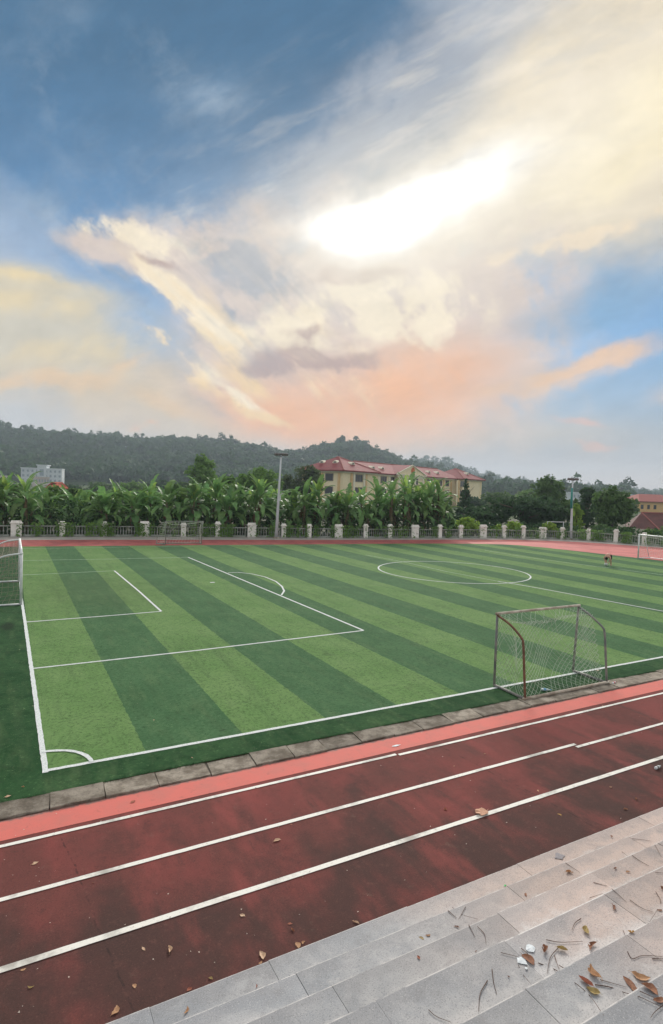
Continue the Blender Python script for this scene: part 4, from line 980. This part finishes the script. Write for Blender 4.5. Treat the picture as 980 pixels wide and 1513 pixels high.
    # end wall windows (facing local -x)
    for zt in (8.75, 5.35, 1.95):
        for a, b in ((3.2, 5.6), (8.2, 10.6), (13.0, 15.4)):
            if b > dep-1: continue
            fr = MB(); fr.box(-.1, a-.15, zt-1.9, .02, b+.15, zt+.15); w = fr.build('window', M_frame, g)
            MB().quad((-.105,b,zt-1.75),(-.105,a,zt-1.75),(-.105,a,zt),(-.105,b,zt)).build('pane', M_win, w)
    for y in (1.2, 6.9, 12.0, dep-1): MB().box(-.2, y-.35, -.5, -.003, y+.35, ze-.67).build('pilaster', M_creamd, g)
    # little roof vents
    def dormer(par, x, y, z, rot=0):
        d = MB(); w = .85
        d.v += [(-w,-.5,0),(w,-.5,0),(w*.8,-.5,.45),(0,-.5,.8),(-w*.8,-.5,.45),(-w,1.2,0),(w,1.2,0),(w*.8,1.2,.45),(0,1.2,.8),(-w*.8,1.2,.45)]
        d.f += [(0,1,2,3,4),(9,8,7,6,5),(1,6,7,2),(2,7,8,3),(3,8,9,4),(4,9,5,0)]
        o = d.build('roof_vent', M_trim, par); o.location = (x, y, z); o.rotation_euler = (0, 0, rot)
        v = MB().box(-.4,-.53,.12,.4,-.5,.45).build('louvre', M_win, o)
    sl = (zr+.5-ze)/7.6
    def rz_(y): return ze + (y+1.1)*sl - .15
    dormer(rf, X(531), 2.6, rz_(2.6)); dormer(rf2, (xr+L)/2+.5, 2.6, rz_(2.6))
    sl3 = (zr-ze)/7.4
    for px in (549, 563, 632, 645): dormer(rf3, X(px, PJ+2.5), PJ+2.4, ze+3.3*sl3-.2)
    sx = (zr+.5-ze)/(xl*.45+1.1)
    for y in (5, 9.5, 14, 18.5):
        if y < dep-2: dormer(rf, 3.4, y, ze+4.5*sx-.25, -pi/2)
main_building()

# ------------------------------------------------------------------ far buildings
def simple_block(name, label, cat, px0, px1, ytop, D, depth, zbase, floors, bays, wallm, winm, D2=None, parapet=.6, roofm=None, fh=3.4, top_gap=.9, wfrac=.45):
    A = PD(px0, ytop, D); B = PD(px1, ytop, D2 or D); zt = A.z; A.z = B.z = 0
    ux = (B-A).normalized(); L = (B-A).length; g = tag(empty(name, (A.x, A.y, zbase), atan2(ux.y, ux.x)), label, cat); H = zt-zbase
    MB().box(0, 0, 0, L, depth, H).build('wall', wallm, g)
    if roofm:
        r = MB(); hip(r, -.8, L+.8, -.8, depth+.8, H+.3, H+.3+depth*.24, depth*.5, L-depth*.5, depth/2, depth/2); r.build('roof', roofm, g)
    else:
        MB().box(-.3, -.3, H, L+.3, depth+.3, H+parapet).build('parapet', wallm, g)
    for f in range(floors):
        z1 = H - top_gap - f*fh
        if z1 < 1.6: break
        for b in range(bays):
            if bays > 6 and b == bays//2: continue
            c = L*(b+.5)/bays; w = L/bays*wfrac/2; window(g, c-w, c+w, z1-1.6, z1, 0, wallm, winm, 0, dpt=.1)
    return g, L, H, depth
hb, L, H, dp = simple_block('hospital_block', 'pale blue-white multi-storey block with stepped centre at the hill foot', 'building', 31, 91.5, 691.5, 420, 14, -1, 4, 9, M_bwh, M_bgw, 428)
MB().box(L*.40,-1.2,0,L*.62,dp+.02,H+2.4).build('stair_tower', M_bwh, hb); w = MB().box(L*.46,-1.3,H-5,L*.56,-1.19,H-.3).build('stair_window', M_bgw, hb)
MB().box(L*.37,-1.5,H+2.4,L*.65,dp+.3,H+3.0).build('tower_cap', M_bwh, hb)
M_pk = mat('pale_pink_wall', (.56,.50,.46), .85)
simple_block('annexe_block', 'low cream annexe in front of the pale blue-white block', 'building', 48, 73, 705.5, 330, 9, -1, 2, 6, M_pk, M_bgw, 334, wfrac=.5)
simple_block('annexe_block', 'pale low building behind the upright banana leaves', 'building', -14, 10, 703.5, 345, 9, -1, 3, 6, M_pk, M_bgw, 349, wfrac=.5)
simple_block('red_roofed_house', 'small house with bright orange-red hipped roof behind the shrubs', 'house', 74, 97, 722, 170, 7, -1, 1, 3, M_bwh, M_win, 172, roofm=M_oroof)
lb = PD(72, 724, 165); lamp = tag(empty('lit_lamp', (lb.x, lb.y, 0)), 'glowing yellow lamp beside the orange-red roofed house', 'lamp')
MB().tube([(0,0,-.1),(0,0,lb.z-.5)], .07, 6).build('post', M_steel, lamp)
gm = bpy.data.materials.new('lamp_glow'); gm.use_nodes = True; k = N(gm.node_tree); gm.node_tree.nodes.clear(); em = k.new('ShaderNodeEmission'); em.inputs[0].default_value = (1,.62,.22,1); em.inputs[1].default_value = 3.2; oo = k.new('ShaderNodeOutputMaterial'); k.l.new(em.outputs[0], oo.inputs[0])
MB().lathe([(.1,-.5),(.42,-.35),(.55,0),(.42,.35),(.1,.5)], 10, (0,0,lb.z)).build('globe', gm, lamp, True)
simple_block('apartment_house', 'yellow house with red roof far behind the dark tiled roof', 'house', 944.5, 1010, 741.5, 215, 11, -1, 3, 7, mat('ochre_wall', (.70,.46,.20), .85), M_win, 222, roofm=mat('dull_red_roof', (.36,.12,.10), .85), top_gap=1.0)
simple_block('warehouse', 'pale flat warehouse far behind the teal-striped floodlight pole', 'building', 846, 865, 728.5, 330, 10, -1, 1, 3, M_bwh, M_bgw, 333)
simple_block('white_house', 'small white house among far trees right of the big round tree', 'house', 925, 941, 731.5, 420, 10, -1, 2, 4, M_bwh, M_bgw, 424)
def dark_roof():
    A = PD(931, 792, 100); B = PD(1010, 792, 97); A.z = B.z = 0; ux = (B-A).normalized(); L = (B-A).length
    g = tag(empty('tiled_house', (A.x, A.y, 0), atan2(ux.y, ux.x)), 'house with big dark reddish tiled hipped roof behind the fence', 'house')
    MB().box(.6, .6, -1.2, L-.6, 9.4, -.3).build('wall', M_cream, g)
    r = MB(); ze = -.3; zr = PD(948, 757, 105).z; xa = plane_x(948, 757, A+Vector((-ux.y, ux.x, 0))*5, ux)
    hip(r, -.3, L+.3, -.3, 10.3, ze+.3, zr, xa, L-2, 5, 5); rf = r.build('roof', M_droof, g)
    MB().tube([(xa,5,zr+.02),(L*.55,-.3,ze+.34)], .12, 5).build('ridge_tiles', M_ridge, rf); MB().tube([(xa,5,zr+.02),(L-2,5,zr+.02)], .12, 5).build('ridge_tiles', M_ridge, rf)
    
dark_roof()
# goal frame beyond the fence by the pole
b = G(838, 797.5); fr = tag(empty('pipe_frame', (b.x+1.2, b.y+1.6, 0)), 'grey pipe frame standing behind the fence beside the teal-striped pole', 'frame')
MB().tube([(0,0,0),(0,0,2.0)], .05, 6).build('post', M_steel, fr); MB().tube([(-1.9,.8,0),(-1.9,.8,2.0)], .05, 6).build('post', M_steel, fr); MB().tube([(0.02,0,2.0),(-1.92,.8,2.0)], .05, 6).build('crossbar', M_steel, fr)

# ------------------------------------------------------------------ person bending over a ball
def skin_obj(name, verts, edges, radii, m, parent=None, loc=(0,0,0), rz=0):
    me = bpy.data.meshes.new(name); me.from_pydata(verts, edges, []); me.materials.append(m)
    o = link(name, me, parent, loc, (0,0,rz)); sk = o.modifiers.new('skin', 'SKIN'); ly = me.skin_vertices
    if not len(ly):
        bpy.context.view_layer.objects.active = o; o.select_set(True)
        with bpy.context.temp_override(object=o, active_object=o): bpy.ops.mesh.customdata_skin_add()
    for v, r in zip(me.skin_vertices[0].data, radii): v.radius = (r, r) if not isinstance(r, tuple) else r
    me.skin_vertices[0].data[0].use_root = True; sk.use_smooth_shade = True
    s = o.modifiers.new('sub', 'SUBSURF'); s.levels = 1; s.render_levels = 2; return o
pb = G(899.4, 836, .03)
M_skin = mat('skin', (.52,.30,.21), .6); M_shirt = mat('peach_shirt', (.66,.36,.28), .8); M_shorts = mat('black_shorts', (.012,.012,.014), .8); M_hair = mat('black_hair', (.012,.010,.009), .6)
# local: person faces +x; bends forward at the hips
bv = [(0,0,.80),(.14,0,.86),(.32,0,.80),(.42,0,.72),(.48,0,.66),(.56,0,.58), (.02,.12,.76),(.07,.16,.44),(.0,.18,.09),(.12,.2,.05), (.02,-.12,.76),(.05,-.16,.44),(-.02,-.18,.09),(.10,-.2,.05), (.38,.19,.72),(.40,.20,.48),(.44,.10,.28),(.46,.07,.22), (.38,-.19,.72),(.40,-.20,.48),(.44,-.10,.28),(.46,-.07,.22)]
be = [(0,1),(1,2),(2,3),(3,4),(4,5),(0,6),(6,7),(7,8),(8,9),(0,10),(10,11),(11,12),(12,13),(3,14),(14,15),(15,16),(16,17),(3,18),(18,19),(19,20),(20,21)]
br = [.13,.13,.14,.10,.055,.10, .09,.06,.045,.045, .09,.06,.045,.045, .055,.042,.034,.04, .055,.042,.034,.04]
prz = atan2(-.35, -1.0)
per = skin_obj('person', bv, be, br, M_skin, None, (pb.x, pb.y, .03), prz)
tag(per, 'person in peach top and black shorts bending over a white ball', 'person')
skin_obj('shirt', [(.06,0,.84),(.15,0,.87),(.32,0,.81),(.41,0,.73),(.37,.2,.72),(.40,.22,.56),(.37,-.2,.72),(.40,-.22,.56)], [(0,1),(1,2),(2,3),(3,4),(4,5),(3,6),(6,7)], [.15,.15,.16,.11,.075,.065,.075,.065], M_shirt, per)
skin_obj('shorts', [(-.02,0,.79),(.05,0,.83),(.02,.12,.75),(.065,.16,.50),(.02,-.12,.75),(.045,-.16,.50)], [(0,1),(0,2),(2,3),(0,4),(4,5)], [.155,.15,.125,.105,.125,.105], M_shorts, per)
hr = MB().lathe([(.02,-.11),(.085,-.06),(.115,.02),(.10,.09),(.03,.13)], 10).build('hair', M_hair, per, True); hr.location = (.585,0,.60)
ball_p = G(895.6, 836.2, .03)
def ball_mesh():
    import bmesh
    bm = bmesh.new(); bmesh.ops.create_icosphere(bm, subdivisions=3, radius=.13); me = bpy.data.meshes.new('ball'); bm.to_mesh(me); bm.free(); me.materials.append(mat('ball_white', (.78,.80,.76), .5, var=(.55,.58,.54), scale=7)); me.polygons.foreach_set('use_smooth', [True]*len(me.polygons)); return me
tag(link('ball', ball_mesh(), None, (ball_p.x, ball_p.y, .158)), 'white football at the feet of the bending person', 'ball')

# ------------------------------------------------------------------ litter: leaves, twigs, scraps
def leaf_mesh(seed, curl, fat):
    rs = random.Random(seed*7+1); mb = MB(); n = 9; rows = []; tw = rs.uniform(-.6, .6); bend = rs.uniform(-.22, .22); side = rs.uniform(.7, 1.3)
    for i in range(n+1):
        s = i/n; w = fat*(sin(pi*s**rs.choice((.8, .9, 1.0)))**.8)*.5+.004; x = s-.5; zc = curl*(x*x)*rs.uniform(.7, 1.1)+.03
        rows.append([(x+rs.uniform(-.015,.015), a*w*(side if a > 0 else 1)*rs.uniform(.85, 1.08) + bend*(4*x*x), zc + abs(a)**1.5*curl*w*1.5 + tw*x*a*w + rs.uniform(0, .02)) for a in (-1,-.5,0,.5,1)])
    for i in range(n):
        for j in range(4):
            if rs.random() < .04 and j in (0, 3): continue
            mb.quad(rows[i][j], rows[i][j+1], rows[i+1][j+1], rows[i+1][j])
    mb.tube([rows[0][2], (rows[0][2][0]-.16, rows[0][2][1]+.04, rows[0][2][2]*.6)], .012, 4)
    zmin = min(v[2] for v in mb.v); mb.v = [(a, b, c-zmin) for a, b, c in mb.v]
    return mb
LM = {}
for nm, c, v in (('tan',(.60,.36,.20),(.40,.21,.11)),('brown',(.38,.18,.10),(.20,.09,.055)),('red',(.42,.16,.10),(.34,.12,.075)),('yellow',(.55,.34,.08),(.45,.24,.06)),('olive',(.48,.37,.15),(.32,.22,.09)),('pale',(.70,.50,.34),(.56,.36,.23))):
    mm = mat('dry_leaf_'+nm, c, .75, var=v, scale=25, translucent=.15)
    LM[nm] = [leaf_mesh(i+10*len(LM), (.12,.4,.8,1.3,.25,.6)[i], (.42,.5,.36,.45,.55,.30)[i]).mesh('leaf', mm, True) for i in range(6)]
def leaf(px, py, Lpx, kind, rot, where, label, grp, var=None):
    p = on_steps(px, py) if where == 's' else G(px, py, .034 if where == 't' else .001)
    d = (p-CAM).length; size = Lpx/F_PX*d*.72
    o = link('fallen_leaf', LM[kind][rnd.randrange(6) if var is None else var], None, (p.x, p.y, p.z+.002), (0, 0, R(rot)), (size, size*rnd.uniform(.9,1.3), size*rnd.uniform(.7,1.0)))
    return tag(o, label, 'leaf', grp)
def zz(x0, y0, sc): return lambda x, y: (x0+x*sc, y0+y*sc)
za, zb, zc_, zd = zz(740,1340,.2449), zz(700,1190,.2857), zz(520,1300,.3061), zz(160,1340,.4082)
GS = 'dry leaves on the granite steps'; GT = 'dry leaves on the running track'
LAB = {'tan': 'tan dry leaf', 'brown': 'curled dark brown leaf', 'red': 'flat reddish brown leaf', 'yellow': 'small bright yellow leaf', 'olive': 'dull olive dry leaf', 'pale': 'pale dry leaf'}
for (f, x, y, L, kd) in [(za,175,318,24,'brown'),(za,265,268,17,'brown'),(za,372,260,17,'olive'),(za,545,238,24,'brown'),(za,512,145,18,'olive'),(za,788,157,10,'yellow'),(za,552,405,26,'tan'),(za,516,460,24,'red'),(za,557,516,20,'olive'),(za,782,470,29,'brown'),(za,850,435,26,'tan'),(za,905,497,24,'brown'),(za,960,572,18,'brown'),
    (zb,493,347,13,'tan'),(zb,733,328,8,'brown'),(zb,797,345,8,'tan'),(zb,270,465,10,'brown'),(zb,728,530,16,'brown'),(zb,965,546,8,'brown'),(zb,975,435,8,'brown'),
    (zc_,338,282,9,'olive'),(zc_,370,272,9,'tan'),(zc_,323,377,8,'red'),(zc_,505,228,9,'brown'),(zd,287,378,13,'tan'),(zd,538,288,7,'red'),(zc_,600,347,5,'brown'),(zc_,757,470,5,'brown'),(zb,713,163,5,'brown')]:
    px, py = f(x, y); leaf(px, py, L, kd, rnd.uniform(0, 360), 's', LAB[kd]+' lying on the granite steps', GS)
zt_, zr2, zk, zm = zz(0,1240,.3061), zz(640,960,.3469), zz(0,1050,.3367), zz(300,1000,.4082)
for (f, x, y, L, kd) in [(zd,128,153,10,'pale'),(zd,226,157,15,'pale'),(zd,95,288,9,'tan'),(zd,30,377,17,'tan'),(zd,372,260,8,'olive'),(zd,293,300,9,'red'),(zd,560,178,18,'pale'),(zd,553,203,8,'tan'),(zd,687,140,13,'tan'),(zd,705,130,8,'tan'),(zd,668,87,10,'brown'),(zd,658,62,8,'red'),(zd,486,32,10,'pale'),(zd,897,57,13,'pale'),
    (zt_,170,118,11,'pale'),(zt_,450,212,5,'brown'),(zt_,113,632,8,'tan'),(zt_,148,718,10,'olive'),(zr2,447,602,7,'tan'),(zr2,540,703,8,'yellow'),(zr2,52,682,7,'red'),(zr2,865,638,8,'brown'),(zr2,820,680,8,'brown'),(zr2,758,588,5,'pale'),(zk,585,402,10,'red'),(zm,268,593,15,'pale'),(zm,878,480,8,'red'),(zd,620,195,0,'tan'),(zm,320,535,6,'red'),(zr2,90,497,4,'pale'),(zr2,220,445,4,'pale'),(zr2,722,240,4,'pale')]:
    if not L: continue
    px, py = f(x, y); leaf(px, py, L, kd, rnd.uniform(0, 360), 'r', LAB[kd]+' lying on the running track', GT)
for (f, x, y, L, kd) in [(zk,35,378,10,'pale'),(zk,102,337,5,'tan'),(zk,675,42,4,'pale'),(zk,843,208,4,'pale'),(zk,370,177,4,'pale')]:
    px, py = f(x, y); leaf(px, py, L, kd, rnd.uniform(0, 360), 't', LAB[kd]+' lying on the artificial turf', 'dry leaves on the turf')
# big round leaf on the outer lane line
p = G(*zr2(207, 695), .012); mb = MB(); n = 14
ctr = (0, 0, .02); rim = [(.115*cos(2*pi*i/n)*(1+.06*sin(3*i)), .10*sin(2*pi*i/n), .012+.012*(i % 3)) for i in range(n)]
for i in range(n): mb.tri(ctr, rim[i], rim[(i+1) % n])
mb.tube([rim[0], (.17,.02,.012)], .004, 4)
o = mb.build('fallen_leaf', mat('round_leaf', (.62,.36,.24), .8, var=(.52,.28,.18), scale=20), None, True); o.location = p; tag(o, 'round pinkish tan leaf lying on the white lane line', 'leaf')
M_twig = mat('twig', (.085,.05,.038), .9, var=(.14,.085,.06), scale=20)
TW = [(za,[(275,203),(360,218),(495,213)]),(za,[(0,280),(80,300),(115,312)]),(za,[(125,255),(180,303)]),(za,[(225,343),(330,385),(450,465),(540,545),(620,660)]),(za,[(345,255),(300,310),(280,408)]),(za,[(325,300),(352,383)]),(za,[(105,355),(140,420),(185,473)]),(za,[(352,357),(490,440)]),(za,[(570,475),(660,490),(740,520),(830,550)]),(za,[(600,445),(760,490)]),(za,[(840,515),(940,560)]),(za,[(830,545),(970,610)]),(za,[(485,75),(450,100),(430,145)]),(za,[(765,275),(795,318),(860,298),(980,305)]),(za,[(915,318),(985,320)]),(za,[(980,600),(930,640),(905,675)]),(za,[(740,148),(752,178)]),
 (zb,[(820,262),(860,290),(908,317)]),(zb,[(768,243),(797,266)]),(zb,[(820,175),(870,180),(918,187)]),(zb,[(938,207),(970,268)]),(zb,[(620,402),(690,420)]),(zb,[(715,435),(793,506)]),(zb,[(600,482),(668,460)]),(zb,[(808,492),(870,535),(930,556)]),(zb,[(942,450),(968,500),(950,545),(905,615)]),(zb,[(940,350),(980,353)]),(zb,[(475,300),(550,350)]),(zb,[(20,630),(55,670),(65,720)]),
 (zc_,[(485,135),(530,170),(608,193)]),(zc_,[(550,133),(515,195)]),(zc_,[(465,152),(505,188)]),(zc_,[(565,222),(595,280)]),(zc_,[(608,230),(640,265),(648,312)]),(zc_,[(677,435),(685,500),(700,557)]),(zc_,[(655,490),(620,555),(612,640)]),(zc_,[(370,632),(410,665),(478,692)])]
for i, (f, pts) in enumerate(TW):
    W_ = [on_steps(*f(*p)) + Vector((0,0,.007)) for p in pts]
    if len(W_) > 2: W_ = curve_pts(W_, 4)
    n = len(W_); r0 = rnd.uniform(.0022, .0042); thin = .45
    # a twig lies over a step edge: never dip through the stone
    o0 = W_[0].copy(); q = [w - o0 for w in W_]
    ob = MB().tube(q, [r0*(1-(1-thin)*j/(n-1)) for j in range(n)], 5).build('twig', M_twig, None); ob.location = o0
    tag(ob, 'thin dark bare twig lying on the granite steps', 'twig', 'twigs on the granite steps')
def scrap(f, x, y, w, h, m, label, cat, seed, z=None):
    px, py = f(x, y); p = on_steps(px, py) if z is None else G(px, py, z); rs = random.Random(seed); n = 10; mb = MB()
    rim = [(cos(2*pi*i/n)*w*rs.uniform(.5,1.15), sin(2*pi*i/n)*h*rs.uniform(.5,1.15), rs.uniform(.001,.007)) for i in range(n)]
    for i in range(n): mb.tri((0,0,.006), rim[i], rim[(i+1)%n])
    o = mb.build('scrap', m); o.location = (p.x, p.y, p.z+.003); return tag(o, label, cat)
M_pap = mat('white_paper', (.80,.84,.86), .8, var=(.62,.66,.68), scale=30)
scrap(za,183,252,.062,.045,M_pap,'crumpled white paper scrap beside the brown leaf and twig','paper',1)
scrap(za,127,328,.045,.055,M_pap,'torn white paper tucked under the brown leaf','paper',2)
scrap(za,156,376,.018,.012,M_pap,'tiny white paper flake below the torn paper','paper',3)
scrap(zb,445,264,.10,.075,mat('grey_rag',(.30,.28,.29),.9),'grey torn rag lying on the lowest granite step','rag',4)
scrap(zb,163,418,.022,.018,mat('green_plastic',(.06,.42,.10),.5),'tiny bright green plastic bit on the granite steps','plastic bit',5)
scrap(zm,700,250,.12,.035,M_pap,'white paper strip lying on the salmon track edge','paper',6,.006)
def bottle(label, px, py, z, rot, body, cap, s=1.0):
    p = G(px, py, z); g = tag(empty('plastic_bottle', (p.x, p.y, p.z+.032*s), R(rot)), label, 'bottle')
    b_ = MB().lathe([(.028*s,0),(.032*s,.01),(.032*s,.13*s),(.030*s,.15*s),(.013*s,.19*s),(.013*s,.205*s)], 12).build('body', body, g, True); b_.rotation_euler = (0, pi/2, 0)
    c_ = MB().lathe([(.016*s,.203*s),(.016*s,.228*s)], 10).build('cap', cap, g); c_.rotation_euler = (0, pi/2, 0)
    l_ = MB().lathe([(.0328*s,.05*s),(.0328*s,.11*s)], 12).build('sleeve', cap, g); l_.rotation_euler = (0, pi/2, 0)
M_bl = mat('blue_plastic', (.18,.42,.62), .3); M_cl = mat('clear_plastic', (.66,.76,.80), .25)
bottle('blue and white plastic bottle lying inside the small rusty goal', 800, 1020.5, .03, -35, M_cl, M_bl, 1.15)
bottle('white bottle with red sleeve lying by the corner of the small rusty goal', 905.5, 1011, .03, 10, M_pap, mat('red_plastic', (.55,.05,.05), .4), .9)
bottle('white bottle lying on the outer running lane by the granite steps', 968.5, 1137.4, .0, 5, M_pap, M_dpipe, .9)
o = scrap(zz(700,870,.2449),750,493,.07,.04,mat('pale_leaf_scrap',(.62,.5,.36),.8),'pale scrap lying on the turf behind the small rusty goal','scrap',8,.032)
# tiny pale grit on the track
mb = MB(); rs = random.Random(9)
for i in range(150):
    x_, y_ = rs.uniform(0, 980), rs.uniform(1040, 1500); p = G(x_, y_, .002)
    if not (-5.7 < p.y < -1.0): continue
    s = rs.uniform(.004,.014); a = rs.random()*6
    mb.tri((p.x+s*cos(a), p.y+s*sin(a), .012), (p.x+s*cos(a+2), p.y+s*sin(a+2), .010), (p.x+s*cos(a+4.2), p.y+s*sin(a+4.2), .016))
tag(mb.build('grit', mat('pale_grit', (.6,.52,.44), .9), None, kind='stuff'), 'tiny pale crumbs scattered over the red running lanes', 'grit')

# ------------------------------------------------------------------ haze
hm = bpy.data.materials.new('haze'); hm.use_nodes = True; hm.node_tree.nodes.clear(); k = N(hm.node_tree)
pv = k.new('ShaderNodeVolumePrincipled'); pv.inputs['Color'].default_value = (.70, .82, .95, 1); pv.inputs['Density'].default_value = .00033; pv.inputs['Anisotropy'].default_value = .2
oo = k.new('ShaderNodeOutputMaterial'); k.l.new(pv.outputs[0], oo.inputs['Volume'])
hz = MB().box(-2300,-2300,-3,2300,2300,130).build('haze', hm, None, kind='stuff'); tag(hz, 'thin pale evening haze filling the air over the field and hills', 'haze')
